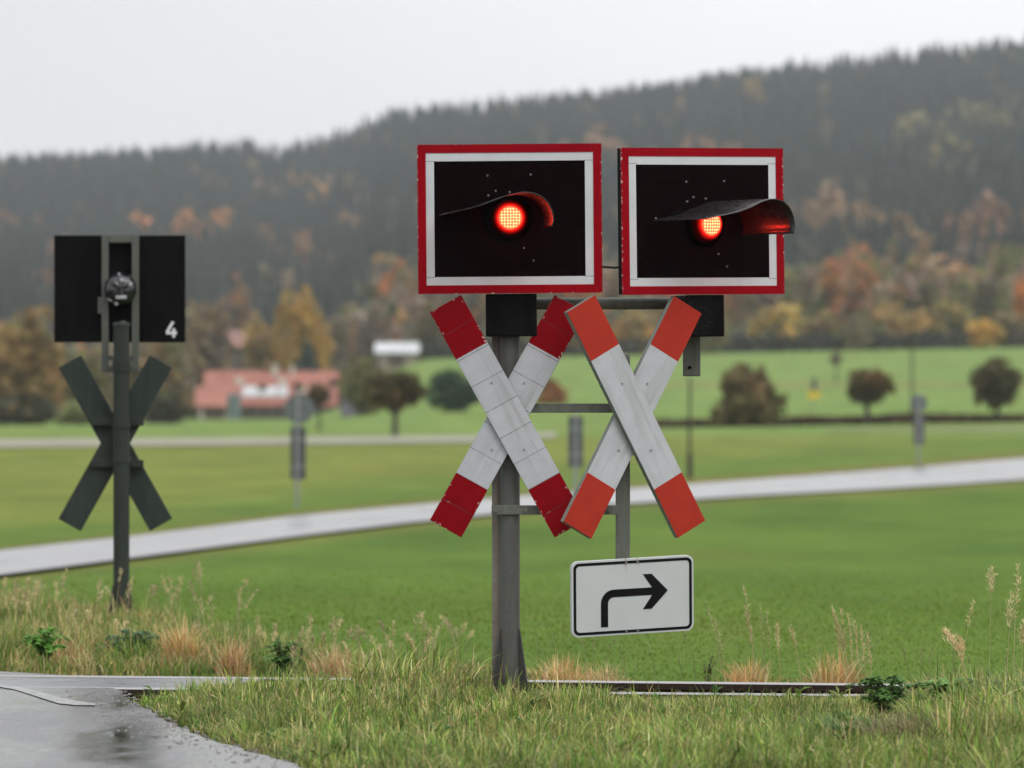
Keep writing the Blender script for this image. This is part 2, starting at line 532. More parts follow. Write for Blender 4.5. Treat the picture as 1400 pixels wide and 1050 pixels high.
# near road: wet tarmac sweeping over the crossing
def flat(u, v, z=0.0):
    d = (CAMZ - z) * F / (v - V0)
    return ((u - U0) * d / F, d, z)


EDGE = [(165, 944), (172, 953), (188, 963), (214, 978), (258, 999), (330, 1024), (425, 1052), (560, 1085), (800, 1140), (1150, 1230)]
EDGE_W = [flat(u, v)[:2] for u, v in EDGE]
NEAR_R = lambda X: 34.95 - .25 * X     # near rail line
FAR_R = lambda X: 36.45 - .28 * X      # far rail line
M_ROAD = m_wet_road('wet_tarmac', (.036, .033, .033), .03, .27, 1.7)


def jag(pts, amp, n):
    out = []
    for (a, b) in zip(pts[:-1], pts[1:]):
        for k in range(n):
            s = k / n
            out.append((a[0] + (b[0] - a[0]) * s + random.uniform(-amp, amp), a[1] + (b[1] - a[1]) * s + random.uniform(-amp, amp) * .5))
    out.append(pts[-1]); return out


near_edge = jag([(x, y) for x, y in reversed(EDGE_W) if y < NEAR_R(x) - .06], .022, 9)
xe = near_edge[-1][0]
poly = near_edge + [(xe - .06, NEAR_R(xe - .06) - .06)] + [(-9.0, NEAR_R(-9) - .06), (-9.0, 12.0), (4.0, 12.0)]
mb = MB(); mb.prism([(p[0], p[1]) for p in poly], 0, .10)
mb.v = [(x, z, -y) for x, y, z in mb.v]
tag(mb.build('road', M_ROAD), 'wet grey tarmac road at the crossing', 'road', None, 'structure')
poly = [(-9, FAR_R(-9) + .06), (-2.35, FAR_R(-2.35) + .06), (-2.5, 37.42), (-2.75, 37.75), (-3.4, 38.3), (-9, 41)]
mb = MB(); mb.prism(list(reversed(poly)), -.0, .10)
mb.v = [(x, z, -y) for x, y, z in mb.v]
tag(mb.build('road', M_ROAD), 'wet tarmac beyond the rails', 'road', None, 'structure')

t = NT('worn_white_marking'); p = t.pos()
n = t.noise(t.scaled(p, (1, .4, 1)), 26, 6, .7)
M_LINE = t.done(t.bsdf(t.mix(t.ramp(n, .50, .60), (.27, .27, .262), (.075, .073, .072)), .38, .4))
up = [(-60, 928), (-20, 932.5), (0, 935), (20, 938), (47, 943.5), (80, 953), (105, 958), (130, 961.5)]
lo = [(-60, 931), (-20, 936), (0, 939), (20, 942.5), (47, 951), (80, 961.5), (105, 964), (130, 964)]
V = [];
for (a, b) in zip(up, lo):
    V += [flat(*a, .004), flat(*b, .004)]
Fq = np.array([[2 * i, 2 * i + 1, 2 * i + 3, 2 * i + 2] for i in range(len(up) - 1)])
tag(np_mesh('road_marking', np.array(V), [Fq], M_LINE), 'worn white line on the wet tarmac', 'road marking', None, 'structure')

# ballast bed and rails
t = NT('ballast'); p = t.pos()
n = t.noise(p, 26, 5, .7)
bal = t.done(t.bsdf(t.mix(t.ramp(n, .3, .7), (.022, .018, .015), (.085, .072, .06)), .8, .3, 0, n, .05, 1))
V = []
xs = np.linspace(-9, 9, 60)
for x in xs:
    for s, z in ((-.75, -.115), (-.3, -.09), (.4, -.085), (1.1, -.085), (1.8, -.09), (2.15, -.105)):
        V.append((x, NEAR_R(x) + s, z))
idx = np.arange(60 * 6).reshape(60, 6)
np_b = np_mesh('ballast_bed', np.array(V), [np.stack([idx[:-1, :-1], idx[1:, :-1], idx[1:, 1:], idx[:-1, 1:]], -1).reshape(-1, 4)], bal)
tag(np_b, 'dark stony ballast between the rails', 'ballast', None, 'structure')
M_RAILTOP = NT('polished_rail_head')
p = M_RAILTOP.pos(); n = M_RAILTOP.noise(p, 20, 4)
M_RAILTOP = M_RAILTOP.done(M_RAILTOP.bsdf((.42, .41, .40), M_RAILTOP.rng(n, .3, .7, .28, .42), .5, 1))
M_RAIL = m_metal('rusty_rail', (.036, .024, .018), (.016, .012, .011), .7, .3, spec=.06)


def rail(fn, label):
    x0, x1 = -9, 9
    a = Vector((x0, fn(x0), 0)); b = Vector((x1, fn(x1), 0)); L = (b - a).length
    ang = math.atan2(b.y - a.y, b.x - a.x)
    o = thing('rail', label, 'rail', a, ang, 'two rails of the single track')
    prof = [(-.0625, -.149), (.0625, -.149), (.0625, -.138), (.012, -.118), (.008, -.052), (.033, -.04), (.0335, -.008), (-.0335, -.008), (-.033, -.04), (-.008, -.052), (-.012, -.118), (-.0625, -.138)]
    R = Matrix.Rotation(PI / 2, 4, 'Z')
    m = MB(); m.prism(prof, -L, 0, R); m.build('rail_web', M_RAIL, o)
    m = MB(); m.prism([(-.033, -.008), (.033, -.008), (.026, 0), (-.026, 0)], -L, 0, R); m.build('rail_head', M_RAILTOP, o)
    return o


rail(NEAR_R, 'rusty rail nearer the signal post, half sunk in grass')
rail(FAR_R, 'rusty rail farther from the signal post, backed by dry tufts')

# crossing panel between the rails
t = NT('rubber_panel'); oc = t.coord('Object')
v = t.n('ShaderNodeTexVoronoi', feature='F1'); t.l(oc, v.inputs[0]); v.inputs['Scale'].default_value = 16; v.inputs['Randomness'].default_value = 0
n = t.noise(oc, 3, 5, .6)
c = t.mix(t.ramp(v.outputs['Distance'], .5, .3), (.05, .052, .057), (.14, .145, .155))
c = t.mix(t.rng(n, .4, .7, 0, .5), c, (.07, .068, .066))
panelm = t.done(t.bsdf(c, t.rng(n, .35, .65, .22, .45), .5, 0, v.outputs['Distance'], .004, .5))
x0, x1 = -6.0, -1.52
po = thing('crossing_panel', 'grey studded rubber panel laid between the rails of the crossing', 'crossing panel', (x1, (NEAR_R(x1) + FAR_R(x1)) / 2, 0), math.atan(-.265))
m = MB(); m.box((-(x1 - x0) / 2 - .0, 0, -.06), ((x1 - x0) / math.cos(.26), 1.19, .11)); m.build('panel', panelm, po, .006)
for sy in (-1, 1):
    m = MB(); m.box((-(x1 - x0) / 2, sy * .608, -.055), ((x1 - x0) / math.cos(.26), .02, .09)); m.build('edge_strip', M_RUBBER, po)

# ------------------------------------------------------------------ the front signal group
D = 33.6
S = F / D
X_ = lambda u: (u - U0) / S
Z_ = lambda v: CAMZ + (V0 - v) / S


def rect(w, h, cx=0, cz=0):
    return [(cx - w / 2, cz - h / 2), (cx + w / 2, cz - h / 2), (cx + w / 2, cz + h / 2), (cx - w / 2, cz + h / 2)]


def mast():
    base = Vector((X_(697), D, float(H(X_(697), D))))
    o = thing('signal_mast', 'grey steel signal mast with finned foot, flat cross bars and slim side post', 'signal mast', base)
    L = lambda u, v, dy=0: (X_(u) - base.x, dy, Z_(v) - base.z)
    top = Z_(440) - base.z
    m = MB(); m.tube([(0, 0, -.4), (0, 0, top)], .0475, 24); m.build('post', M_POST, o, 0, True)
    m = MB()
    xl, xr = X_(672.5) - base.x, X_(709) - base.x
    yb = .07
    m.box(((xl + xr) / 2, yb - .012, top / 2 - .2), (xr - xl, .075, top + .4))
    m.build('channel_post', M_CHANNEL, o, .0015)
    # fins of the foot
    for k, ang in enumerate((-.42, PI + .42, PI / 2)):
        R = Matrix.Rotation(ang, 4, 'Z')
        m = MB(); m.prism([(.04, -.35), (.098, -.35), (.096, Z_(942) - base.z), (.052, Z_(860) - base.z), (.04, Z_(858) - base.z)], -.006, .006, R)
        m.build('fin', M_FOOT, o, .001)
    # side post
    xs = X_(851.5) - base.x
    m = MB(); zt, zb = Z_(492) - base.z, Z_(790) - base.z
    m.box((xs, .0, (zt + zb) / 2), (.068, .05, zt - zb)); m.build('side_post', M_OLIVE, o, .004)
    m = MB(); m.tube([(xs, 0, zt), (xs, 0, zt + .025), (xs, 0, zt + .034)], [.034, .033, .012], 16); m.build('post_cap', M_OLIVE, o, 0, True)
    # flat bars clamped to the mast
    for v, u0, u1 in ((558, 676, 846), (697, 672, 846)):
        m = MB(); x0, x1 = X_(u0) - base.x, X_(u1) - base.x
        m.box(((x0 + x1) / 2, -.0545, Z_(v) - base.z), (x1 - x0, .012, .044)); br = m.build('cross_bar', M_OLIVE, o, .002)
        m = MB(); m.tube([(0, 0, Z_(v) - base.z - .022), (0, 0, Z_(v) - base.z + .022)], .0535, 20); m.build('clamp', M_OLIVE, o, 0, True)
        for ub in (677.5, 719, 832):
            m = MB(); m.tube([(X_(ub) - base.x, -.06, Z_(v) - base.z), (X_(ub) - base.x, -.073, Z_(v) - base.z)], .011, 6)
            m.build('bolt', M_OLIVE, br)
    # top rail carrying the second signal
    m = MB(); m.tube([L(700, 415, .06), L(760, 415, .06), L(925, 414, .20), L(970, 414, .25)], .028, 16); m.build('top_rail', M_OLIVE, o, 0, True)
    m = MB(); x = X_(947.5) - base.x
    m.box((x, .26, (Z_(455) + Z_(514)) / 2 - base.z), (.083, .06, Z_(455) - Z_(514))); m.build('bracket', M_OLIVE, o, .004)
    m = MB(); m.tube([(x - .01, .228, Z_(502) - base.z), (x - .01, .222, Z_(502) - base.z)], .009, 6); m.build('bracket_bolt', M_DARKMETAL, o)
    return o


mast()


def profile(pts, n=40):
    pts = np.array(pts, float)
    s = np.r_[0, np.cumsum(np.hypot(*np.diff(pts, axis=0).T))]
    q = np.linspace(0, s[-1], n)
    return np.c_[pchip(s, pts[:, 0], q), pchip(s, pts[:, 1], q)]


HOOD = profile([(-84, 4), (-70, 7), (-55, 10), (-40, 13.5), (-20, 21), (0, 28), (18, 31), (34, 28.5), (47, 20), (55, 6), (57, -6), (54.5, -15)]) / S


def hood_mesh(length, back, M):
    n = len(HOOD); k = 12; m = MB(); th = .0035
    off = np.zeros_like(HOOD); tg = np.gradient(HOOD, axis=0); tg /= np.linalg.norm(tg, axis=1)[:, None]
    off[:, 0] = -tg[:, 1]; off[:, 1] = tg[:, 0]
    vs = []
    for side in (0, 1):
        for j in range(k + 1):
            s = j / k; y = back - (length + back) * s
            for i in range(n):
                # front rim is cut back a little towards the flared tip
                q = HOOD[i] + off[i] * th * side
                f = 1 - .22 * np.clip((-q[0] - .08) / .2, 0, 1)
                vs.append((q[0], y * f if y < 0 else y, q[1]))
    fs = []
    N = (k + 1) * n
    for j in range(k):
        for i in range(n - 1):
            a = j * n + i
            fs.append((a, a + n, a + n + 1, a + 1)); fs.append((N + a, N + a + 1, N + a + n + 1, N + a + n))
    for i in range(n - 1):
        a = k * n + i
        fs.append((a, N + a, N + a + 1, a + 1))
    for j in range(k):
        for i in (0, n - 1):
            a = j * n + i
            fs.append((a, a + n, N + a + n, N + a))
    return m.add(vs, fs, M)


def signal(label, uc, vc, w, h, yaw, roll, lens_off, hood_yaw, y0, box_u, box_v, hood_dx=0):
    c = Vector((X_(uc), y0, Z_(vc)))
    o = thing('flashing_signal', label, 'signal light', c, yaw, 'red flashing signals on the front mast')
    o.rotation_euler = (0, -roll, yaw)
    w2, h2 = w / 2, h / 2
    m = MB(); m.box((0, .0235, 0), (w - .004, .037, h - .004)); m.build('backboard', M_DARKMETAL, o, .003)
    m = MB(); m.ring(rect(w, h), rect(w - .080, h - .080), -.004, .0045); m.build('red_border', M_BORDER, o)
    m = MB(); m.ring(rect(w - .080, h - .080), rect(w - .158, h - .158), -.001, .01); m.build('white_band', M_BAND, o)
    m = MB(); m.box((0, .008, 0), (w - .158, .012, h - .158)); m.build('face_plate', M_BLACKFACE, o)
    lx, lz = lens_off
    Rh = Matrix.Translation((lx + hood_dx, 0, lz)) @ Matrix.Rotation(hood_yaw, 4, 'Z')
    # lamp: dark bezel ring with a domed lens
    m = MB(); prof = [(.108, .012), (.106, -.008), (.10, -.014), (.094, -.016), (.09, -.014), (.0855, -.006)]
    n = 40; vs = []; fs = []
    for r, y in prof:
        vs += [(r * math.cos(2 * PI * k / n), y, r * math.sin(2 * PI * k / n)) for k in range(n)]
    for i in range(len(prof) - 1):
        for k in range(n):
            l = (k + 1) % n
            fs.append((i * n + k, (i + 1) * n + k, (i + 1) * n + l, i * n + l))
    m.add(vs, fs, Matrix.Rotation(hood_yaw * .5, 4, 'Z'))
    lamp = m.build('lamp', M_BLACKFACE, o, 0, True); lamp.location = (lx, 0, lz)
    m = MB(); vs = []; fs = []; rows = 12; R = .086
    for i in range(rows + 1):
        r = R * i / rows; y = -.050 * (1 - (i / rows) ** 2) ** .5 - .006
        vs += [(r * math.cos(2 * PI * k / n), y, r * math.sin(2 * PI * k / n)) for k in range(n)]
    for i in range(rows):
        for k in range(n):
            l = (k + 1) % n
            fs.append((i * n + k, i * n + l, (i + 1) * n + l, (i + 1) * n + k))
    m.add(vs, fs)
    ln = m.build('lens', M_LENS, lamp, 0, True); ln.rotation_euler = (0, 0, hood_yaw * .5)
    bl = bpy.data.lights.new('red_spill_light', 'POINT'); bl.energy = 1.25; bl.color = (1, .02, .015); bl.shadow_soft_size = .004  # extra point light added before the lens to redden board and hood
    bo = bpy.data.objects.new('red_spill_light', bl); COL.objects.link(bo); bo.parent = lamp; bo.location = Vector((math.sin(hood_yaw * .5), -math.cos(hood_yaw * .5), 0)) * .085
    hd = hood_mesh(.40, .05 if abs(hood_yaw) > .1 else .01, Rh).build('hood', M_HOOD, o, 0, True)
    # screws and the small hood clips
    for a, b in ((-30, 58), (29, 59), (-29, 31), (0, 35), (30, 30), (-19, 37), (-78, 8), (19, -41), (32, -58)):
        x, z = a / S + lx, b / S + lz
        m = MB(); m.tube([(x, .003, z), (x, -.004, z), (x, -.007, z)], [.005, .005, .003], 8)
        m.build('screw', M_BOLT, o)
    m = MB(); m.box((0, 0, 0), (.07, .012, .010), Matrix.Translation((-45 / S + lx, -.006, 17 / S + lz)) @ Matrix.Rotation(-.5, 4, 'Y'))
    m.build('hood_clip', M_DARKMETAL, o, .002)
    # black terminal box below the board
    bx0, bx1 = (box_u[0] - uc) / S / math.cos(yaw), (box_u[1] - uc) / S / math.cos(yaw)
    bz = (vc - box_v) / S
    m = MB(); m.box(((bx0 + bx1) / 2, .09, (bz - h2) / 2 - .001), (bx1 - bx0, .14, -h2 - bz - .002 + .0)); bxo = m.build('terminal_box', M_BOX, o, .006)
    for sx in (bx0 + .02, bx1 - .02):
        for sz in (-h2 - .02, bz + .02):
            m = MB(); m.tube([(sx, .022, sz), (sx, .014, sz)], .007, 6); m.build('box_screw', M_DARKMETAL, bxo)
    return o


YAW = math.radians(27)
signal('red-framed flashing signal facing straight ahead, above the crimson crossbuck', 697, 300, .868, .703, 0.0, math.radians(.45), (0, 1 / S), math.radians(6.5), D - .12, (663, 733), 460, -11 / S)
signal('red-framed flashing signal turned aside, its long hood jutting past the frame', 961.5, 302, (.872), .693, YAW, math.radians(.75), (4.5 / S, -4 / S), math.radians(15), D + .06, (940, 993), 460)
m = MB(); m.tube([W(815, 364, D - .06), W(828, 365, D - .04), W(842, 366, D - .08), W(858, 363, D - .10)], .006, 8)
tag(m.build('cable', M_RUBBER, None, 0, True), 'thin black cable strung between the two red-framed signals', 'cable')


def crossbuck(label, uc, vc, yaw, y0, th, mat, front_first, back_mat):
    c = Vector((X_(uc), y0, Z_(vc)))
    o = thing('crossbuck', label, 'crossing sign', c, yaw, 'red and white crossbucks on the front mast')
    ang = math.radians(29.0)
    for k, (s, y) in enumerate(((1, -th / 2 - .001), (-1, th / 2 + .001))):
        m = MB(); m.box((0, 0, 0), (.170, th, 1.214)); a = m.build('arm', mat, o, .0015)
        a.location = (0, y, 0); a.rotation_euler = (0, -s * ang, 0)
    for zz in (-.16, .16):
        m = MB(); m.box((0, th + .011, zz), (.30, .018, .04)); m.build('back_bracket', back_mat, o, .002)
        for xx in (-.085, .085):
            m = MB(); m.tube([(xx * .9, -th + (th if xx * zz > 0 else 0), zz * .98), (xx * .9, -th - .005 + (th if xx * zz > 0 else 0), zz * .98)], .005, 6); m.build('rivet', M_GALV, o)
    return o


M_ARM1 = m_arm('crimson_white_boards', (.235, .0015, .006), (.50, .515, .545), True, 1.14, .351)
M_ARM2 = m_arm('orange_red_white_boards', (.42, .036, .021), (.485, .505, .525), False, .55, .345)
crossbuck('crimson and white crossbuck of jointed panels with flaking edges', 694.5, 569, math.radians(-1.5), D - .088, .020, M_ARM1, True, M_OLIVE)
crossbuck('faded orange-red and white crossbuck in smooth unjointed boards, above the arrow plate', 865, 570, YAW, D - .11, .034, M_ARM2, True, M_OLIVE)


def rrect(w, h, r, n=6):
    pts = []
    for cx, cz, a0 in ((w / 2 - r, h / 2 - r, 0), (-w / 2 + r, h / 2 - r, 90), (-w / 2 + r, -h / 2 + r, 180), (w / 2 - r, -h / 2 + r, 270)):
        for k in range(n + 1):
            a = math.radians(a0 + 90 * k / n)
            pts.append((cx + r * math.cos(a), cz + r * math.sin(a)))
    return pts


def arrow_sign():
    c = Vector((X_(865), D - .045, Z_(815)))
    yaw = math.radians(22)
    o = thing('arrow_sign', 'white rounded plate with black border and bent arrow, hung under the slim side post', 'road sign', c, yaw)
    o.rotation_euler = (math.radians(5.5), math.radians(-2.7), yaw)
    w, h = 168 / S / math.cos(yaw), 104.5 / S
    m = MB(); m.prism(rrect(w, h, .035), 0, .018); m.build('plate', M_PLATE, o, .0015)
    m = MB(); m.ring(rrect(w - .020, h - .020, .028), rrect(w - .046, h - .046, .018), -.002, .004); m.build('border', M_BLACKPAINT, o)
    # the bent arrow, measured in the plate's own frame
    k = 1 / S / math.cos(yaw); kz = 1 / S
    tw = .036
    def arc(cx, cz, r, a0, a1, n=8):
        return [(cx + r * math.cos(math.radians(a0 + (a1 - a0) * i / n)), cz + r * math.sin(math.radians(a0 + (a1 - a0) * i / n))) for i in range(n + 1)]
    xl, zb = -44 * k, -40 * kz
    zt = .5 * kz; xr = 26 * k
    # shaft outline
    sh = [(xl, zb), (xl + tw, zb)] + list(reversed(arc(xl + tw + .025, zt - .0 - .025, .025, 90, 180)))[0:0]
    inner = arc(xl + tw + .030, zt - .030, .030, 180, 90)
    outer = arc(xl + .066, zt + tw - .066, .066, 90, 180)
    shaft = [(xl, zb), (xl + tw, zb)] + inner + [(xr + 9 * k, zt), (xr + 9 * k, zt + tw)] + outer
    m = MB(); m.prism(shaft, -.002, .004)
    zc = zt + tw / 2
    head = [(xr - 12 * k, zc + 24 * kz), (xr - .5 * k + .001, zc + 24 * kz), (xr + 22 * k, zc), (xr - .5 * k + .001, zc - 24 * kz), (xr - 12 * k, zc - 24 * kz), (xr + 4 * k, zc)]
    m.prism(list(reversed(head)), -.0026, .0036)
    m.build('arrow', M_BLACKPAINT, o)
    for x in (-.035, .024):
        for z in (h / 2 - .017, -h / 2 + .017):
            m = MB(); m.tube([(x, .002, z), (x, -.007, z)], .006, 8); m.build('screw', M_BOLT, o)
    for z in (h / 2 - .05, -h / 2 + .05):
        m = MB(); m.box((-.04, .028, z), (.16, .018, .03)); m.build('back_clamp', M_OLIVE, o, .002)


arrow_sign()

# ------------------------------------------------------------------ the group across the track, seen from behind
D2 = 46.4
S2 = F / D2
X2 = lambda u: (u - U0) * D2 / F
Z2 = lambda v: CAMZ + (V0 - v) * D2 / F


def rear_group():
    bx, bz = X2(166), float(H(X2(166), D2))
    o = thing('signal_mast', 'dark slim signal mast with flared foot across the track', 'signal mast', (bx, D2, bz))
    m = MB(); m.tube([(0, 0, -.4), (0, 0, Z2(442) - bz)], .0525, 24); m.build('post', M_REAR, o, 0, True)
    m = MB(); m.tube([(0, 0, Z2(446) - bz), (0, 0, Z2(441.5) - bz), (0, 0, Z2(440) - bz)], [.058, .058, .03], 24); m.build('post_cap', M_REAR, o, 0, True)
    for a in (-.35, PI + .35, PI / 2, -PI / 2):
        m = MB(); m.prism([(.045, -.4), (.088, -.4), (.086, Z2(836) - bz), (.060, Z2(800) - bz), (.045, Z2(799) - bz)], -.006, .006, Matrix.Rotation(a, 4, 'Z'))
        m.build('fin', M_FOOT, o, .001)
    for v in (497, 503.5, 581, 628):
        m = MB(); m.tube([(0, 0, Z2(v + 4) - bz), (0, 0, Z2(v - 4) - bz)], .060, 20); m.build('clamp', M_REAR, o, 0, True)
    # signal from behind
    c = Vector((X2(161), D2 + .22, Z2(394)))
    s = thing('flashing_signal', 'black back of a signal with grey upright frame and white number 4', 'signal light', c)
    w, h = 180 / S2, 147 / S2
    m = MB(); m.box((0, .03, 0), (w, .05, h)); m.build('backboard', M_DARKMETAL, s, .004)
    zt, zb = (394 - 321.5) / S2, (394 - 509) / S2
    x0, x1 = (137 - 161) / S2, (188 - 161) / S2
    m = MB(); bw = 9.5 / S2
    m.box((x0 + bw / 2, -.035, (zt + zb) / 2), (bw, .07, zt - zb)); m.box((x1 - bw / 2, -.035, (zt + zb) / 2), (bw, .07, zt - zb))
    m.box(((x0 + x1) / 2, -.033, zt - bw / 2), (x1 - x0 - 2 * bw, .06, bw))
    m.box(((x0 + x1) / 2, -.033, (394 - 489) / S2), (x1 - x0 - 2 * bw, .05, .03)); m.box(((x0 + x1) / 2, -.033, (394 - 504) / S2), (x1 - x0 - 2 * bw, .05, .035))
    m.build('frame', M_FRAME, s, .004)
    m = MB(); m.box((x0 - .012, -.04, (394 - 417) / S2), (.025, .05, .11)); m.build('hinge', M_FRAME, s, .004)
    # round lamp housing of dull plastic
    n = 28; prof = [(.0, -.165), (.04, -.165), (.075, -.155), (.098, -.128), (.106, -.09), (.104, -.05), (.11, -.045), (.11, -.02), (.1, .0)]
    vs = []; fs = []
    rr = random.Random(3)
    for r, y in prof:
        for k in range(n):
            q = 1 + rr.uniform(-.05, .05)
            vs.append((r * q * math.cos(2 * PI * k / n), y + rr.uniform(-.008, .008), r * q * math.sin(2 * PI * k / n)))
    for i in range(len(prof) - 1):
        for k in range(n):
            l = (k + 1) % n; fs.append((i * n + k, i * n + l, (i + 1) * n + l, (i + 1) * n + k))
    m = MB(); m.add(vs, fs)
    lh = m.build('lamp_housing', m_plain('glossy_black', (.012, .012, .014), .16, .4, 20, .7), s, 0, True); lh.location = (2 / S2, 0, -1 / S2)
    M_GLINT = m_plain('painted_glint', (.34, .34, .36), .35, .3, 60)  # pale slips on the housing, painted stand-ins for its whitish reflections
    for a, b, ww, hh, ro in ((13, 8, 9, 5, .7), (3, 12, 8, 4, .1), (2, -11, 15, 5, 0), (-5, -20, 5, 4, .6), (-14, -15, 7, 2, .5), (3, -46, 6, 5, 0), (-1, 20, 3, 5, 0)):
        m = MB(); m.box((0, 0, 0), (ww / S2, .012, hh / S2), Matrix.Translation((a / S2, -.168 + .0006 * (a * a + b * b) * .12, b / S2)) @ Matrix.Rotation(ro, 4, 'Y'))
        m.build('housing_glint', M_GLINT, lh, .004)
    # the painted number
    cx, cz = (232 - 161) / S2, (394 - 450) / S2
    m = MB(); st = .019
    def stroke(a, b, wd):
        a = Vector((a[0], 0, a[1])); b = Vector((b[0], 0, b[1])); dv = b - a
        m.box((0, 0, 0), (wd, .004, dv.length), Matrix.Translation(((a.x + b.x) / 2 + cx, .003 + .0004 * len(m.v) / 8, (a.z + b.z) / 2 + cz)) @ Matrix.Rotation(math.atan2(dv.x, dv.z), 4, 'Y'))
    stroke((.012, .052), (-.028, -.016), st); stroke((-.034, -.022), (.036, -.022), st); stroke((.016, .008), (.016, -.052), st)
    m.build('number', m_plain('white_number_paint', (.62, .62, .64), .5, .2, 90), s)
    # crossbuck from behind
    c = Vector((X2(156.5), D2 + .11, Z2(606)))
    b = thing('crossbuck', 'dark olive back of a crossbuck on the mast across the track', 'crossing sign', c)
    for sg, y in ((1, .012), (-1, -.012)):
        m = MB(); m.box((0, 0, 0), (.168, .021, 1.225)); a = m.build('arm', M_REARARM, b, .002)
        a.location = (0, y, 0); a.rotation_euler = (0, -sg * math.radians(29.2), 0)
    for v in (577, 634):
        m = MB(); m.box(((160 - 156.5) / S2, -.04, (606 - v) / S2), (.34, .03, .05)); m.build('back_bracket', M_REAR, b, .004)
    return o


rear_group()


# ------------------------------------------------------------------ grass and weeds
def blades(P, h, w, lean, col, tipcol=None, rng=RNG, az=None):
    n = len(P)
    if az is None: az = rng.random(n) * 2 * PI
    dx, dy = np.cos(az), np.sin(az)
    wx, wy = -np.sin(az + rng.normal(0, .5, n)), np.cos(az)
    V = np.zeros((n, 7, 3)); C = np.zeros((n, 7, 3))
    tip = col if tipcol is None else tipcol
    for k, s in enumerate((0, .42, .78, 1.0)):
        bx = P[:, 0] + dx * lean * h * s ** 2; by = P[:, 1] + dy * lean * h * s ** 2
        bz = P[:, 2] + h * (s - .28 * np.minimum(lean, 1.6) * s ** 3)
        ww = w * (1, .85, .5, 0)[k] / 2
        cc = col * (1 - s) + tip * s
        if k < 3:
            V[:, 2 * k] = np.c_[bx - wx * ww, by - wy * ww, bz]; V[:, 2 * k + 1] = np.c_[bx + wx * ww, by + wy * ww, bz]
            C[:, 2 * k] = cc; C[:, 2 * k + 1] = cc
        else:
            V[:, 6] = np.c_[bx, by, bz]; C[:, 6] = cc
    b = (np.arange(n) * 7)[:, None]
    q = np.concatenate([b + np.array([0, 1, 3, 2]), b + np.array([2, 3, 5, 4])]); tr = b + np.array([4, 5, 6])
    return V.reshape(-1, 3), [q, tr], C.reshape(-1, 3)


def palette(n, cols, wts, rng, var=.22):
    cols = np.array(cols); i = rng.choice(len(cols), n, p=np.array(wts) / sum(wts))
    return cols[i] * (1 + rng.normal(0, var, (n, 1)).clip(-.5, .6)) * (1 + rng.normal(0, .07, (n, 3)))


GREENS = [(.085, .150, .022), (.13, .185, .035), (.19, .205, .06), (.34, .29, .14), (.055, .105, .028), (.25, .21, .085)]


def bank_grass():
    n = 175000
    X = RNG.uniform(-2.15, 3.3, n); Y = RNG.uniform(26.0, 35.1, n)
    ex = np.interp(Y, [p[1] for p in reversed(EDGE_W)], [p[0] for p in reversed(EDGE_W)])
    dist = X - ex
    keep = (dist > .03 + .10 * vnoise(X, Y, .16, 3)) & (Y < NEAR_R(X) - .13)
    X, Y, dist = X[keep], Y[keep], dist[keep]
    dry = vnoise(X, Y, .55, 5) * .6 + vnoise(X, Y, .18, 6) * .4
    th = vnoise(X, Y, .35, 8)
    n = len(X)
    cl = vnoise(X, Y, .11, 14)
    h = (.040 + .075 * th + .085 * cl ** 2) * (.6 + .9 * RNG.random(n) ** 1.5) * np.clip(.45 + dist / .5, .45, 1)
    h *= np.where(X > 1.75, 1.45, 1.0) * np.where((X < .0) & (X > -.75) & (Y > 33.4), 1.7, 1.0) * np.where((X > .2) & (Y > 33.6), .82, 1)
    Z = H(X, Y) - .005
    g = palette(n, GREENS, (4, 4.5, 3, .6, 2.2, .7), RNG); s = palette(n, GREENS, (1.2, 2, 3.4, 2.6, .7, 2.6), RNG)
    # drier towards the post and the track, greener by the road
    pd = np.clip((Y - 29) / 5.5, 0, 1) * .36 + .22 + (X > 1.2) * .10
    c = np.where((RNG.random(n) < np.clip(pd + (dry - .5) * 1.4, 0, 1))[:, None], s, g)
    lean = np.abs(RNG.normal(.55, .45, n)).clip(.05, 2.0)
    # thin and low along the rail, so the track shows over it
    cap = CAMZ - (953 - V0) * Y / F - Z + RNG.exponential(.016, n)
    h = np.where((X > .45) & (X < 1.95) & (Y > 32.2), np.minimum(h, np.maximum(cap, .02)), h)
    w = RNG.uniform(.004, .0095, n)
    azc = 4 * PI * vnoise(X, Y, .30, 15)
    c = c * 1.3 * (.66 + .64 * vnoise(X, Y, .45, 16))[:, None]
    c = c * RNG.uniform(.55, 1.6, n)[:, None]
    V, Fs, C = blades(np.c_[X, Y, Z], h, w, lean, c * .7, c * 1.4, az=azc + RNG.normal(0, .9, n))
    # matted dead blades lying low between the green ones
    k = RNG.random(n) < .30; m_ = int(k.sum())
    c2 = palette(m_, [(.26, .20, .11), (.17, .125, .07), (.34, .29, .17), (.12, .10, .06)], (3, 3, 2, 2), RNG)
    c2 = c2 * 1.35
    V2, F2, C2 = blades(np.c_[X, Y, Z][k] + RNG.normal(0, .01, (m_, 3)) * [1, 1, 0], h[k] * .72, w[k] * .9, lean[k] * 1.3 + .6, c2, c2 * 1.25)
    F2 = [f + len(V) for f in F2]; V = np.r_[V, V2]; C = np.r_[C, C2]; Fs = Fs + F2
    tag(np_mesh('grass', V, Fs, M_GRASS, None, C), 'rough green and straw grass on the verge round the mast', 'grass', None, 'stuff')


bank_grass()


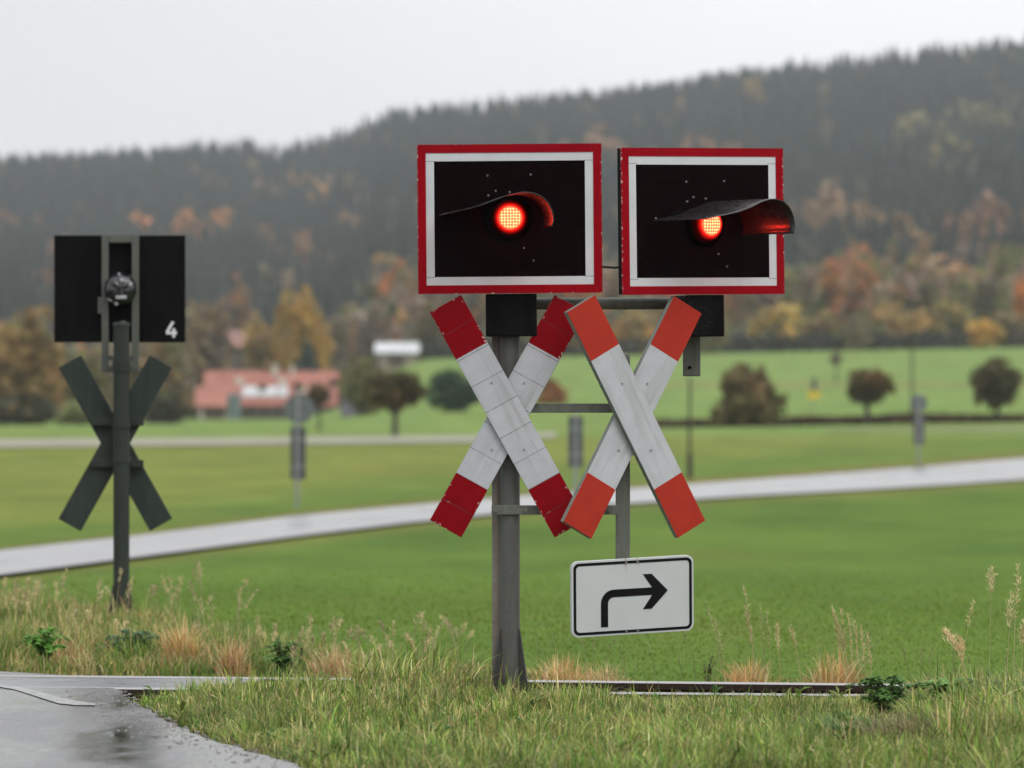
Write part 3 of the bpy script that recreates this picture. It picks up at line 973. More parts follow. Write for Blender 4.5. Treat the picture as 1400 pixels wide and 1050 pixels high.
def far_bank_grass():
    n = 150000
    X = RNG.uniform(-5.2, 4.4, n); Y = RNG.uniform(36.9, 51, n)
    u = U0 + F * X / Y
    end = np.interp(u, [-100, 0, 160, 300, 380, 450, 600, 900, 1400], [50.5, 49.5, 48.0, 44.5, 42.4, 41.2, 39.9, 38.5, 38.5]) + (vnoise(X, Y, .4, 21) - .5) * .9
    start = np.maximum(FAR_R(X) + .16, np.where(X < -2.4, 37.5 + (-X - 2.4) * .45, 0))
    keep = (Y > start) & (Y < end)
    X, Y, u, end = X[keep], Y[keep], u[keep], end[keep]; n = len(X)
    th = vnoise(X, Y, .5, 9); dry = vnoise(X, Y, .45, 10) * .6 + vnoise(X, Y, .2, 12) * .4
    left = np.clip((620 - u) / 350, 0, 1)
    h = (.05 + .11 * th) * (.6 + .85 * left) * (1 + .6 * RNG.random(n)); h = np.where(u > 680, h * .6, h)
    h *= np.clip((Y - start[keep]) / 3.2, .34, 1)
    Z = H(X, Y) - .01
    vc = np.interp(u, [-60, 0, 100, 165, 230, 300, 400, 480, 620], [808, 816, 838, 848, 850, 860, 878, 887, 893])
    cap = CAMZ - (vc - V0) * Y / F - Z + RNG.exponential(.035, n) * (.4 + 1.2 * dry)
    h = np.where(u < 640, np.clip(np.minimum(h * 1.25, cap), .04, .5), h)
    g = palette(n, GREENS, (4, 4, 2, .5, 3, .6), RNG); s = palette(n, [(.40, .31, .15), (.36, .25, .10), (.30, .25, .12), (.22, .21, .07)], (2, 1.5, 2, 2), RNG)
    fr = np.exp(-((Y - start[keep] - .5) / .7) ** 2) * .35
    c = np.where((RNG.random(n) < np.clip(.28 + fr + (dry - .5) * 1.7, 0, 1))[:, None], s, g)
    c = c * 1.35
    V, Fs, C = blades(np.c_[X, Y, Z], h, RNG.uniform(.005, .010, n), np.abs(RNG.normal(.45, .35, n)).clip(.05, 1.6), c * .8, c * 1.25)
    tag(np_mesh('grass', V, Fs, M_GRASS, None, C), 'taller weedy grass on the bank across the track', 'grass', None, 'stuff')
    # short meadow grass just behind
    n = 70000
    Y = np.exp(RNG.uniform(math.log(38.5), math.log(84), n)); X = RNG.uniform(-.082, .082, n) * Y
    u = U0 + F * X / Y
    end = np.interp(u, [-100, 0, 160, 300, 380, 450, 600, 900, 1400], [50.5, 49.5, 48.0, 44.5, 42.4, 41.2, 39.9, 38.5, 38.5]) - .4
    lo = np.interp(u, [p[0] for p in ROAD_LO], [p[1] for p in ROAD_LO])
    Z = H(X, Y); v = V0 + (CAMZ - Z) * F / Y
    keep = (Y > end) & (v > lo + 6) & (RNG.random(n) < np.clip((86 - Y) / 40, 0, 1))
    X, Y, Z = X[keep], Y[keep], Z[keep]; n = len(X)
    pt = vnoise(X, Y * .4, 1.3, 31) * .6 + vnoise(X, Y * .4, .4, 32) * .4
    c = palette(n, [(.138, .23, .030), (.16, .24, .036), (.195, .245, .044)], (4, 3, 1.4), RNG, .07) * (.84 + .34 * pt)[:, None]
    V, Fs, C = blades(np.c_[X, Y, Z - .005], RNG.uniform(.018, .038, n) * (Y / 50) ** .3, RNG.uniform(.006, .013, n) * (Y / 45), np.abs(RNG.normal(.9, .4, n)), c, c * 1.05)
    tag(np_mesh('meadow_grass', V, Fs, M_GRASS, None, C), 'short bright green meadow grass behind the track', 'grass', None, 'stuff')


far_bank_grass()


class Plant:
    """collects blades and stems with colours"""
    def __init__(self): self.V = []; self.q = []; self.t = []; self.C = []; self.n = 0

    def add(self, V, faces, C):
        for f in faces: (self.q if f.shape[1] == 4 else self.t).append(f + self.n)
        self.V.append(V); self.C.append(C); self.n += len(V)

    def stem(self, pts, r, col):
        pts = np.array(pts, float); k = len(pts); V = []
        for i, p in enumerate(pts):
            rr = r * (1 - .6 * i / k)
            for a in range(3): V.append(p + rr * np.array([math.cos(a * 2.094), math.sin(a * 2.094), 0]))
        f = [[i * 3 + a, i * 3 + (a + 1) % 3, (i + 1) * 3 + (a + 1) % 3, (i + 1) * 3 + a] for i in range(k - 1) for a in range(3)]
        self.add(np.array(V), [np.array(f)], np.tile(col, (len(V), 1)))

    def leaf(self, p, d, L, w, col, droop=.3):
        p = np.array(p, float); d = np.array(d, float); d /= np.linalg.norm(d)
        s = np.cross(d, [0, 0, 1]); s /= (np.linalg.norm(s) + 1e-6)
        a = p; b = p + d * L * .45 + s * w / 2 + [0, 0, -.02 * L]; c = p + d * L * .45 - s * w / 2 + [0, 0, -.02 * L]; e = p + d * L + [0, 0, -droop * L]
        mid = p + d * L * .5 + [0, 0, .06 * L]
        V = np.array([a, b, mid, c, e])
        self.add(V, [np.array([[0, 1, 2], [0, 2, 3], [1, 4, 2], [2, 4, 3]])], np.tile(col, (5, 1)) * RNG.uniform(.8, 1.2))

    def seed_stalk(self, base, h, lean, az, head, col, hw=.012, n=26):
        base = np.array(base, float); pts = []
        for s in np.linspace(0, 1, 6):
            pts.append(base + [lean * h * s ** 2.2 * math.cos(az), lean * h * s ** 2.2 * math.sin(az), h * s * (1 - .08 * lean * s)])
        col = np.array(col)
        self.stem(pts, .0028, col * .85)
        a, b = pts[-2], pts[-1]
        pp = np.array(pts)
        for i in range(n):
            s = 1 - head * RNG.random(); x = s * 5; j = min(int(x), 4); q = pp[j] * (1 - x + j) + pp[j + 1] * (x - j)
            wd = hw * math.sin(PI * min(1, max(.05, (1 - s) / head))) ** .6
            dv = np.array([RNG.normal(0, 1), RNG.normal(0, 1), 1.5])
            self.leaf(q + RNG.normal(0, wd * .3, 3), dv, .018 + wd * .8, .006, col * RNG.uniform(.85, 1.3), .05)

    def build(self, name, parent=None, mat=None):
        fs = []
        if self.q: fs.append(np.concatenate(self.q))
        if self.t: fs.append(np.concatenate(self.t))
        return np_mesh(name, np.concatenate(self.V), fs, mat or M_GRASS, parent, np.concatenate(self.C))


STRAW = (.42, .36, .20)
# loose tall seed stalks over the far bank
pl = Plant()
for k in range(90):
    u = RNG.uniform(-30, 640); d = RNG.uniform(40, 47.5) if u < 330 else RNG.uniform(38.5, 41)
    x = (u - U0) * d / F
    pl.seed_stalk((x, d, float(H(x, d))), RNG.uniform(.20, .42) * (1 if u < 330 else .75), RNG.uniform(.05, .4), RNG.uniform(0, 6.28), RNG.uniform(.2, .35), np.array(STRAW) * RNG.uniform(.9, 1.5), .018, 30)
for k in range(26):
    u = RNG.uniform(720, 1420); d = RNG.uniform(37.2, 38.8); x = (u - U0) * d / F
    pl.seed_stalk((x, d, float(H(x, d))), RNG.uniform(.15, .34), RNG.uniform(.05, .4), RNG.uniform(0, 6.28), .3, np.array((.30, .32, .14)) * RNG.uniform(.7, 1.15), .007, 14)
tag(pl.build('tall_grass'), 'thin pale seed stalks scattered along the bank', 'grass', None, 'stuff')


def tuft(u, d, wpx, hpx, label, col=(.46, .30, .12), n=420, group='dry tufts along the far rail'):
    s = F / d; x = (u - U0) / s; w = wpx / s; h = hpx / s
    P = np.c_[x + RNG.normal(0, w / 4.2, n).clip(-w / 2.1, w / 2.1), d + RNG.normal(0, w / 5, n).clip(-w / 2.6, w / 2.6), np.zeros(n)]; P[:, 2] = H(P[:, 0], P[:, 1]) - .01
    c = 1.3 * palette(n, [col, tuple(q * .75 for q in col), (.5, .40, .22)], (3, 2, 2), RNG)
    hh = 1.5 * h * RNG.uniform(.45, 1.15, n) * np.exp(-((P[:, 0] - x) / (w * .6)) ** 2)
    V, Fs, C = blades(P, hh, RNG.uniform(.004, .009, n), np.abs(RNG.normal(.4, .3, n)), c, c * 1.1)
    return tag(np_mesh('dry_grass_tuft', V, Fs, M_GRASS, None, C), label, 'grass tuft', group)


tuft(770, 37.1, 110, 46, 'broad orange tuft of dry grass just behind the mast foot')
tuft(828, 37.0, 70, 40, 'thin straw tuft rising under the arrow plate', (.40, .29, .15), 260)
tuft(1022, 36.9, 90, 44, 'ragged orange tuft beneath a bunch of tall stalks')
tuft(1142, 36.9, 90, 52, 'dense fan-shaped straw tuft on the far rail')
tuft(250, 39.4, 60, 55, 'rusty dry tuft at the end of the studded panel')
tuft(318, 38.6, 50, 48, 'small rusty tuft where the verge grass starts', (.40, .26, .12), 300)
tuft(455, 38.4, 75, 44, 'low orange tuft between the two masts', (.42, .28, .13), 260)
tuft(90, 39.6, 110, 36, 'flattened brown grass tuft beside the tarmac', (.36, .24, .10), 330)


def long_clump(u, d, wpx, hpx, label, cols, n, lean):
    s = F / d; x = (u - U0) / s; w = wpx / s; h = hpx / s
    P = np.c_[x + RNG.normal(0, w / 3.6, n).clip(-w / 1.9, w / 1.9), d + RNG.normal(0, .16, n).clip(-.3, .3), np.zeros(n)]; P[:, 2] = H(P[:, 0], P[:, 1]) - .01
    c = palette(n, cols, [1] * len(cols), RNG) * RNG.uniform(.7, 1.4, n)[:, None]
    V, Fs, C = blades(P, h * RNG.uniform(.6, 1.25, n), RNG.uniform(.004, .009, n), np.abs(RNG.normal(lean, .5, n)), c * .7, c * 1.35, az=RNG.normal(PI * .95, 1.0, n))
    return tag(np_mesh('grass_clump', V, Fs, M_GRASS, None, C), label, 'grass clump', 'long drooping clumps in the verge')


BLUEG = [(.13, .19, .085), (.19, .24, .11), (.09, .14, .05)]; PINK = [(.26, .19, .11), (.20, .16, .085), (.13, .15, .05)]
long_clump(1345, 32.6, 150, 62, 'blue-green clump of long drooping blades behind the bramble', BLUEG, 650, 1.1)
long_clump(1310, 29.4, 210, 66, 'pinkish brown clump of wispy blades below the bramble', PINK, 900, .7)
long_clump(1180, 30.2, 120, 50, 'pale green clump of long blades at the small broad-leaved weed', BLUEG, 500, .9)
long_clump(860, 30.6, 130, 44, 'straw-streaked clump of leaning blades below the arrow plate', [(.30, .24, .10), (.14, .2, .04), (.22, .22, .07)], 420, .9)
long_clump(460, 31.0, 130, 36, 'bright green clump of bent blades between tarmac and mast foot', [(.11, .21, .03), (.17, .26, .05)], 480, 1.0)
long_clump(590, 32.6, 120, 34, 'straw-topped clump of thin blades beside the mast foot', [(.30, .26, .13), (.17, .2, .06)], 480, .6)


def stalks(items, label, cat='grass stalks', name='seed_stalk_clump', group=None):
    p = Plant()
    for (u, vt, d, lean, az, head, col, hw) in items:
        x = (u - U0) * d / F; z = float(H(x, d)); top = CAMZ + (V0 - vt) * d / F
        p.seed_stalk((x - lean * (top - z) * math.cos(az), d, z), top - z, lean, az, head, np.array(col) * 1.45, hw * 1.35, 60)
    return tag(p.build(name), label, cat, group)


ST = 'tall seed stalks on the far rail bank'
stalks([(1138 + 0 * k, 828 + 4 * k, 37.0, .10 + .05 * k, PI, .5, STRAW, .006) for k in range(3)] +
       [(1150 + 9 * k, 832 + 8 * k, 37.0, .06, PI, .5, STRAW, .006) for k in range(5)], 'bunch of tall straight stalks growing from the fan-shaped tuft', group=ST)
stalks([(1016, 800, 37.0, .10, PI, .42, STRAW, .007), (1017, 826, 37.0, .12, PI, .4, STRAW, .006), (1038, 826, 37.0, .06, PI, .4, (.30, .32, .14), .004), (1048, 838, 37, .05, PI, .4, (.3, .32, .14), .004),
        (1062, 852, 37.0, .04, PI, .35, STRAW, .010), (1080, 855, 37.0, .15, PI, .3, STRAW, .007)], 'loose bunch of stalks right of the arrow plate with one tallest', group=ST)
stalks([(964, 822, 37.0, .18, PI, .4, (.32, .33, .15), .005), (978, 848, 37.0, .12, PI, .4, (.32, .33, .15), .005)], 'pair of faint thin stalks close to the arrow plate', group=ST)
stalks([(1331, 822, 34.0, .12, 0, .25, (.40, .38, .18), .010), (1291, 860, 34.0, .35, PI, .28, (.55, .42, .26), .026), (1312, 872, 34.0, .05, PI, .35, (.52, .38, .22), .020)], 'nodding plumed stalks bent over the brambles')
stalks([(1356, 778, 33.4, .02, 0, .18, (.40, .36, .2), .022)], 'single upright stalk with a rounded seed head')
stalks([(1384, 812, 33.2, .05, 0, .32, (.40, .36, .2), .024), (1393, 770, 33.2, .04, 0, .4, (.42, .37, .2), .014), (1399, 850, 33.0, .02, 0, .3, (.42, .37, .2), .02)], 'cluster of tall tufted stalks at the picture edge')
stalks([(40, 790, 44.5, .05, 0, .45, STRAW, .02), (50, 796, 44.5, .05, 0, .4, STRAW, .018), (31, 806, 44.5, .05, PI, .4, STRAW, .018), (22, 808, 44.5, .06, PI, .35, STRAW, .018)], 'pale feathery stalks rising left of the rear mast')
stalks([(612, 845, 38.6, .35, 0, .4, (.34, .33, .17), .012), (556, 868, 38.6, .3, PI, .4, STRAW, .01), (590, 872, 38.6, .3, 0, .35, STRAW, .01)], 'slanting green-gold stalks left of the front mast foot')
# dark dead stems
for (u, vt, d, lab) in ((965, 892, 37.1, 'dark dead weed stem behind the far rail'), (402, 878, 39.0, 'dark dead weed stem between the masts')):
    p = Plant(); x = (u - U0) * d / F; z = float(H(x, d)); h = CAMZ + (V0 - vt) * d / F - z
    for k in range(4):
        p.seed_stalk((x + RNG.normal(0, .012), d, z), h * RNG.uniform(.7, 1), RNG.uniform(0, .2), RNG.uniform(0, 6.28), .6, (.075, .055, .045), .012, 24)
    tag(p.build('weed'), lab, 'weed', 'dead weed stems by the track')


def bramble(u, v_top, d, wpx, label, n_st=9, col=(.045, .095, .022), leafL=.06, nl=9):
    p = Plant(); s = F / d; x = (u - U0) / s; z = float(H(x, d)); h = CAMZ + (V0 - v_top) / s - z; w = wpx / s
    for k in range(n_st):
        az = RNG.uniform(0, 2 * PI); ln = RNG.uniform(.2, 1.0) * w / 2; hh = h * RNG.uniform(.55, 1.05)
        pts = [np.array([x + ln * t_ ** 1.3 * math.cos(az), d + ln * t_ * math.sin(az) * .7, z + hh * math.sin(min(1.0, t_ * 1.15) * PI * .62) / math.sin(PI * .5)]) for t_ in np.linspace(0, 1, 7)]
        p.stem(pts, .004, (.10, .07, .04))
        for i in range(nl):
            f = RNG.uniform(.15, 1) * 6; j = min(int(f), 5); q = pts[j] * (1 - f + j) + pts[j + 1] * (f - j)
            for a in range(3):
                dv = [RNG.normal(0, 1), RNG.normal(0, 1), RNG.uniform(-.2, .7)]
                p.leaf(q, dv, leafL * RNG.uniform(.6, 1.15), leafL * .6, np.array(col) * RNG.uniform(1.2, 3.6))
    return p.build('bramble', None, M_FOL), label


for a in ((1212, 926, 31.8, 130, 'dark leafy bramble overgrowing the end of the visible rail', 22, (.04, .08, .02), .042, 15),
          (1150, 960, 30.6, 60, 'small broad-leaved weed in the verge below the rail', 8, (.055, .11, .028), .05, 8),
          (1290, 930, 31.9, 130, 'trailing bramble among the plumed stalks', 15, (.07, .12, .035), .045, 13),
          (60, 860, 39.3, 84, 'bright green leafy weed on the bank beside the tarmac', 24, (.06, .13, .025), .038, 14),
          (180, 862, 40.3, 110, 'grey-green low weed in front of the rear mast foot', 24, (.055, .09, .045), .035, 14),
          (385, 878, 38.7, 74, 'green leafy weed beside a dead stem between the masts', 18, (.055, .10, .028), .035, 13)):
    o, lb = bramble(*a); tag(o, lb, 'weed', 'leafy weeds by the track'); o.name = 'leafy_weed' if 'bramble' not in lb else 'bramble'

# broad-leaved rosettes mixed into the verge
p = Plant()
for k in range(150):
    y = RNG.uniform(27.5, 34.3); ex = float(np.interp(y, [q[1] for q in reversed(EDGE_W)], [q[0] for q in reversed(EDGE_W)]))
    x = RNG.uniform(ex + .08, 2.9); z = float(H(x, y)); g = np.array(((.10, .17, .03), (.07, .13, .035), (.15, .19, .045))[k % 3])
    for i in range(int(RNG.integers(4, 9))):
        a = RNG.uniform(0, 6.28); e = RNG.uniform(.5, 1.4)
        p.leaf((x, y, z + RNG.uniform(.02, .07)), (math.cos(a), math.sin(a), e), RNG.uniform(.05, .11), RNG.uniform(.014, .03), g * RNG.uniform(.8, 1.5), .25)
tag(p.build('ground_weeds', None, M_FOL), 'broad-leaved weeds mixed into the verge', 'weeds', None, 'stuff')

# loose stones of the track bed
mb = MB()
for k in range(1500):
    x = random.uniform(-1.45, 2.9); y = NEAR_R(x) + random.uniform(.1, 1.45); r = random.uniform(.016, .038)
    R3 = Matrix.Translation((x, y, -.085 + r * .5)) @ Matrix.Rotation(random.uniform(0, 6), 4, 'Z') @ Matrix.Rotation(random.uniform(-.6, .6), 4, 'X')
    mb.add([(r * a, r * b, r * c * .8) for a, b, c in ((1, .1, .1), (.1, 1.1, 0), (-1, .1, .2), (0, -.9, 0), (.15, .1, .9), (0, 0, -.6))],
           [(0, 1, 4), (1, 2, 4), (2, 3, 4), (3, 0, 4), (1, 0, 5), (2, 1, 5), (3, 2, 5), (0, 3, 5)], R3)
tag(mb.build('gravel', m_plain('track_stone', (.075, .06, .05), .7, .5, 14, .2)), 'dark loose stones of the track bed', 'gravel', None, 'stuff')

# small stones and one fallen leaf along the tarmac edge
stm = m_plain('stone', (.17, .16, .15), .6, .4, 30)
mb = MB()
for k in range(420):
    i = random.random() ** 1.3
    y = 27 + 8 * random.random(); ex = float(np.interp(y, [p[1] for p in reversed(EDGE_W)], [p[0] for p in reversed(EDGE_W)]))
    x = ex + .04 - abs(random.gauss(0, .16)); r = random.choice((.004, .005, .007, .010)) * random.uniform(.7, 1.3)
    if y > NEAR_R(x) - .1: continue
    vs = [(x + r * a, y + r * b, .0 + r * c * .7) for a, b, c in ((1, 0, .1), (0, 1, 0), (-1, .1, .1), (0, -1, 0), (.1, 0, 1), (0, 0, -.6))]
    mb.add(vs, [(0, 1, 4), (1, 2, 4), (2, 3, 4), (3, 0, 4), (1, 0, 5), (2, 1, 5), (3, 2, 5), (0, 3, 5)])
tag(mb.build('gravel', stm), 'small grit along the tarmac edge', 'gravel', None, 'stuff')
p = Plant(); q = flat(512, 1004, .07); p.leaf(q, (1, -.3, .5), .05, .04, np.array((.42, .12, .05)), .1)
tag(p.build('fallen_leaf', None, M_FOL), 'single orange fallen leaf lying in the verge', 'leaf')

# ------------------------------------------------------------------ far trees
def quads(P, size, rng, flatten=1.0):
    n = len(P)
    a = rng.normal(size=(n, 3)); a /= np.linalg.norm(a, axis=1)[:, None]
    b = rng.normal(size=(n, 3)); b -= a * (a * b).sum(1)[:, None]; b /= np.linalg.norm(b, axis=1)[:, None]
    s = (size * rng.uniform(.6, 1.3, n))[:, None]
    V = np.stack([P - a * s - b * s * .6, P + a * s * .9 - b * s * .7, P + a * s + b * s * .7, P - a * s * .8 + b * s * .6], 1).reshape(-1, 3)
    return V, (np.arange(n) * 4)[:, None] + np.arange(4)


def crown_cloud(c, rx, ry, rz, n, leaf, col, rng, alt=None, lumps=24, var=.22):
    cs = rng.normal(size=(lumps, 3)); cs /= np.linalg.norm(cs, axis=1)[:, None]; cs *= rng.uniform(.15, .64, (lumps, 1)) ** .6 * .82
    rad = rng.uniform(.28, .44, lumps)
    i = rng.integers(0, lumps, n)
    d = rng.normal(size=(n, 3)); d /= np.linalg.norm(d, axis=1)[:, None]
    P = cs[i] + d * rad[i][:, None] * rng.uniform(.35, 1.08, n)[:, None]
    P = P * [rx, ry, rz] + np.array(c)
    lc = np.tile(np.array(col), (lumps, 1)) * rng.uniform(1 - var, 1 + var, (lumps, 1))
    if alt is not None:
        k = rng.random(lumps) < .25; lc[k] = np.array(alt) * rng.uniform(.8, 1.2, (k.sum(), 1))
    C = lc[i] * rng.uniform(.75, 1.3, (n, 1)) * (1 + rng.normal(0, .06, (n, 3)))
    V, Fq = quads(P, leaf, rng)
    return V, Fq, np.repeat(C, 4, 0)


M_BARK = m_plain('bark', (.06, .048, .038), .8, .4, 4, .2)


def broad_tree(u, vb, vt, wpx, d, label, col, alt=None, trunk=.25, name='tree', cat='tree', group=None, n=900, seed=0):
    rng = np.random.default_rng(100 + seed)
    s = F / d; x = (u - U0) / s; z = float(H(x, d)); 
    zb = CAMZ + (V0 - vb) / s; zt = CAMZ + (V0 - vt) / s
    z0 = min(z, zb)
    o = thing(name, label, cat, (x, d, z0), 0, group)
    hgt = zt - z0; base = (zb - z0) + (zt - zb) * trunk
    rz = (hgt - base) / 2; rx = wpx / s / 2
    m = MB(); r = max(.08, rx * .085)
    m.tube([(0, 0, -.3), (0, 0, base * .5), (rx * .04, 0, base + rz * .4), (0, rx * .03, base + rz * 1.2)], [r * 1.35, r, r * .75, r * .25], 8)
    for k in range(5):
        a = k * 1.3 + seed; e = (math.cos(a) * rx * .6, math.sin(a) * rx * .6, base + rz * (.7 + .15 * k))
        m.tube([(0, 0, base * .85 + rz * .1 * k), (e[0] * .5, e[1] * .5, (base + e[2]) / 2), e], [r * .5, r * .35, r * .1], 6)
    m.build('trunk', M_BARK, o, 0, True)
    if trunk < .1:
        V, Fq, C = crown_cloud((0, 0, base + rz * .72), rx, rx * .9, rz * 1.3, n, rx * .10, col, rng, alt)
        V[:, 2] = np.where(V[:, 2] < .1, .1 + np.abs(V[:, 2] - .1) * .6, V[:, 2])
    else: V, Fq, C = crown_cloud((0, 0, base + rz), rx * .98, rx * .9, rz * 1.02, n, rx * .10, col, rng, alt)
    np_mesh('crown', V, [Fq], M_FOL, o, C * 1.65)
    return o


OLIVE = (.075, .075, .028); BROWN = (.115, .075, .035); GOLD = (.31, .17, .028); RUST = (.19, .085, .035); MAUVE = (.135, .105, .085); DKG = (.025, .045, .022); GRN = (.10, .12, .045)
T = broad_tree
FG = 'small round trees in the far meadow'
T(540, 594, 502, 98, 398, 'round olive-brown tree on a clear trunk beside the farm road', (.065, .055, .022), (.09, .055, .022), .28, group=FG, seed=1, n=1500)
T(437, 590, 516, 42, 430, 'little dark round tree standing in front of the red farm roof', (.05, .042, .03), BROWN, .38, group=FG, seed=2)
T(1020, 583, 493, 122, 430, 'widest rusty bush, its crown almost down to the meadow', (.085, .068, .026), (.10, .066, .028), .04, 'bush', 'bush', FG, 1500, 3)
T(1185, 579, 497, 90, 432, 'lopsided rusty tree on a short trunk near the yellow marker', (.080, .064, .025), (.11, .062, .028), .26, group=FG, seed=4, n=1300)
T(1363, 573, 485, 92, 432, 'dense dark red-brown round tree at the end of the hedge', (.055, .048, .022), (.10, .055, .03), .14, group=FG, seed=5, n=1500)
T(1143, 509, 479, 24, 720, 'tiny lone brown sapling on the far slope', (.10, .08, .06), None, .25, group=FG, seed=6, n=300)
T(752, 570, 512, 62, 600, 'small rust-coloured tree seen through the crossbucks', RUST, BROWN, .1, group=FG, seed=7)
LG = 'trees around the far farm'
T(25, 592, 394, 165, 640, 'tall brown tree at the edge of view left of the rear mast', (.15, .095, .036), OLIVE, .08, group=LG, seed=10, n=1300)
T(118, 590, 452, 110, 660, 'olive-brown tree behind the rear crossbuck', (.095, .082, .034), (.06, .062, .03), .08, group=LG, seed=11, n=1100)
T(215, 585, 432, 120, 700, 'muted brown tree between rear mast and farm', (.135, .09, .042), OLIVE, .08, group=LG, seed=12, n=1100)
T(285, 560, 398, 96, 850, 'grey-brown tree above the farm extension', (.14, .095, .05), MAUVE, .1, group=LG, seed=13)
T(322, 520, 366, 76, 1020, 'mauve leafless-looking tree above the farm', MAUVE, RUST, .1, group=LG, seed=14)
T(412, 520, 370, 104, 900, 'tallest golden tree rising above the red farm', (.25, .145, .03), (.15, .12, .035), .08, group=LG, seed=15, n=1300)
T(365, 530, 412, 88, 880, 'lower golden tree leaning on the tallest one', (.21, .13, .032), BROWN, .08, group=LG, seed=16)
T(495, 570, 484, 70, 590, 'tall olive bush left of the round meadow tree', (.10, .095, .035), OLIVE, .05, 'bush', 'bush', LG, 900, 17)
T(618, 566, 500, 92, 560, 'dark green round bush behind the crimson crossbuck', DKG, (.035, .06, .03), .02, 'bush', 'bush', LG, 1100, 18)
T(590, 500, 398, 74, 1010, 'brown tree beside the white-roofed building', (.12, .08, .04), OLIVE, .08, group=LG, seed=19)
T(508, 500, 400, 70, 1010, 'dull mauve tree left of the white-roofed building', MAUVE, BROWN, .08, group=LG, seed=20)
T(460, 505, 420, 50, 980, 'small grey-brown tree right of the golden ones', (.10, .08, .055), MAUVE, .08, group=LG, seed=28)
T(30, 598, 530, 120, 560, 'low dark shrub at the edge of view below the tall brown tree', (.04, .04, .022), BROWN, .02, 'bush', 'bush', LG, 900, 21)
T(105, 596, 540, 70, 570, 'low pale green shrub behind the rear crossbuck', (.12, .135, .05), GRN, .02, 'bush', 'bush', LG, 700, 22)
T(228, 588, 518, 78, 600, 'low dark shrub next to the farm extension', (.045, .04, .026), OLIVE, .02, 'bush', 'bush', LG, 800, 23)
EG = 'trees along the far edge of the meadow'
for k, (u, vt, w, col, alt, lb) in enumerate((
        (968, 416, 70, OLIVE, BROWN, 'dark olive tree half behind the second signal bracket'),
        (1062, 408, 84, (.15, .115, .035), OLIVE, 'golden-olive round tree, first past the second signal'),
        (1120, 420, 66, (.10, .085, .036), BROWN, 'dull brown-olive tree left of the thin pole'),
        (1170, 424, 60, (.07, .06, .036), OLIVE, 'dark low tree left of the pole among the edge trees'),
        (1228, 410, 80, (.13, .095, .036), OLIVE, 'broad brown-gold tree right behind the thin pole'),
        (1296, 414, 70, (.12, .10, .034), OLIVE, 'yellowish-olive tree between pole and picture edge'),
        (1345, 432, 50, (.20, .14, .03), GOLD, 'small yellow tree low in the edge row'),
        (1382, 420, 76, (.075, .062, .034), BROWN, 'dark brown tree under the orange crown'),
        (700, 420, 80, OLIVE, BROWN, 'olive tree behind the crimson crossbuck arms'),
        (800, 424, 70, (.11, .09, .04), BROWN, 'brown-olive tree between the two signals'),
        (870, 418, 78, (.10, .08, .036), GOLD, 'brown tree behind the second signal'),)):
    T(u, 484, vt - 7, w * 1.22, 1004 + 6 * (k % 3), lb, (1.9 * col[0], 1.75 * col[1], 1.5 * col[2]), alt, .05, group=EG, seed=40 + k, n=800)
T(1396, 470, 378, 60, 1090, 'bright orange crown standing above the edge trees', (.34, .13, .03), GOLD, .1, group=EG, seed=60)
T(1118, 478, 352, 104, 1120, 'pale bare-looking tall tree above the edge row', (.15, .125, .09), MAUVE, .1, group=EG, seed=61, n=1100)


def conifer_np(P, h, r, col, rng, tiers=5, ring=8):
    n = len(P); V = np.zeros((n, tiers * (ring + 1), 3)); C = np.zeros((n, tiers * (ring + 1), 3)); tri = []
    for t_ in range(tiers):
        z0 = .12 + .82 * t_ / tiers; z1 = min(1, z0 + .34 - .02 * t_); rr = (1 - .86 * t_ / tiers)
        o = t_ * (ring + 1)
        V[:, o + ring] = P + np.c_[np.zeros(n), np.zeros(n), h * z1]
        C[:, o + ring] = col * 1.1
        for k in range(ring):
            a = 2 * PI * k / ring + t_ * .5 + rng.normal(0, .15, n); q = r * rr * (1.12 if k % 2 else .72) * rng.uniform(.75, 1.25, n)
            V[:, o + k] = P + np.c_[np.cos(a) * q, np.sin(a) * q, h * (z0 - (.03 if k % 2 else -.01))]
            C[:, o + k] = col * (.9 if k % 2 else .75)
            tri.append((o + k, o + (k + 1) % ring, o + ring))
    b = (np.arange(n) * tiers * (ring + 1))[:, None, None]
    Fq = (b + np.array(tri)[None]).reshape(-1, 3)
    return V.reshape(-1, 3), Fq, C.reshape(-1, 3)


# one single conifer beside the farm
rng = np.random.default_rng(5)
d = 860; x = (420 - U0) * d / F; z = float(H(x, d)); zt = CAMZ + (V0 - 462) * d / F
o = thing('conifer', 'dark green conifer standing between golden trees and farm roof', 'tree', (x, d, z), 0, LG)
m = MB(); m.tube([(0, 0, -.3), (0, 0, (zt - z) * .9)], [.25, .04], 8); m.build('trunk', M_BARK, o, 0, True)
V, Fq, C = conifer_np(np.zeros((1, 3)), np.array([zt - z]), np.array([3.5]), np.array([[.020, .034, .022]]), rng, 11, 14)
np_mesh('crown', V, [Fq], M_NEEDLE, o, C)


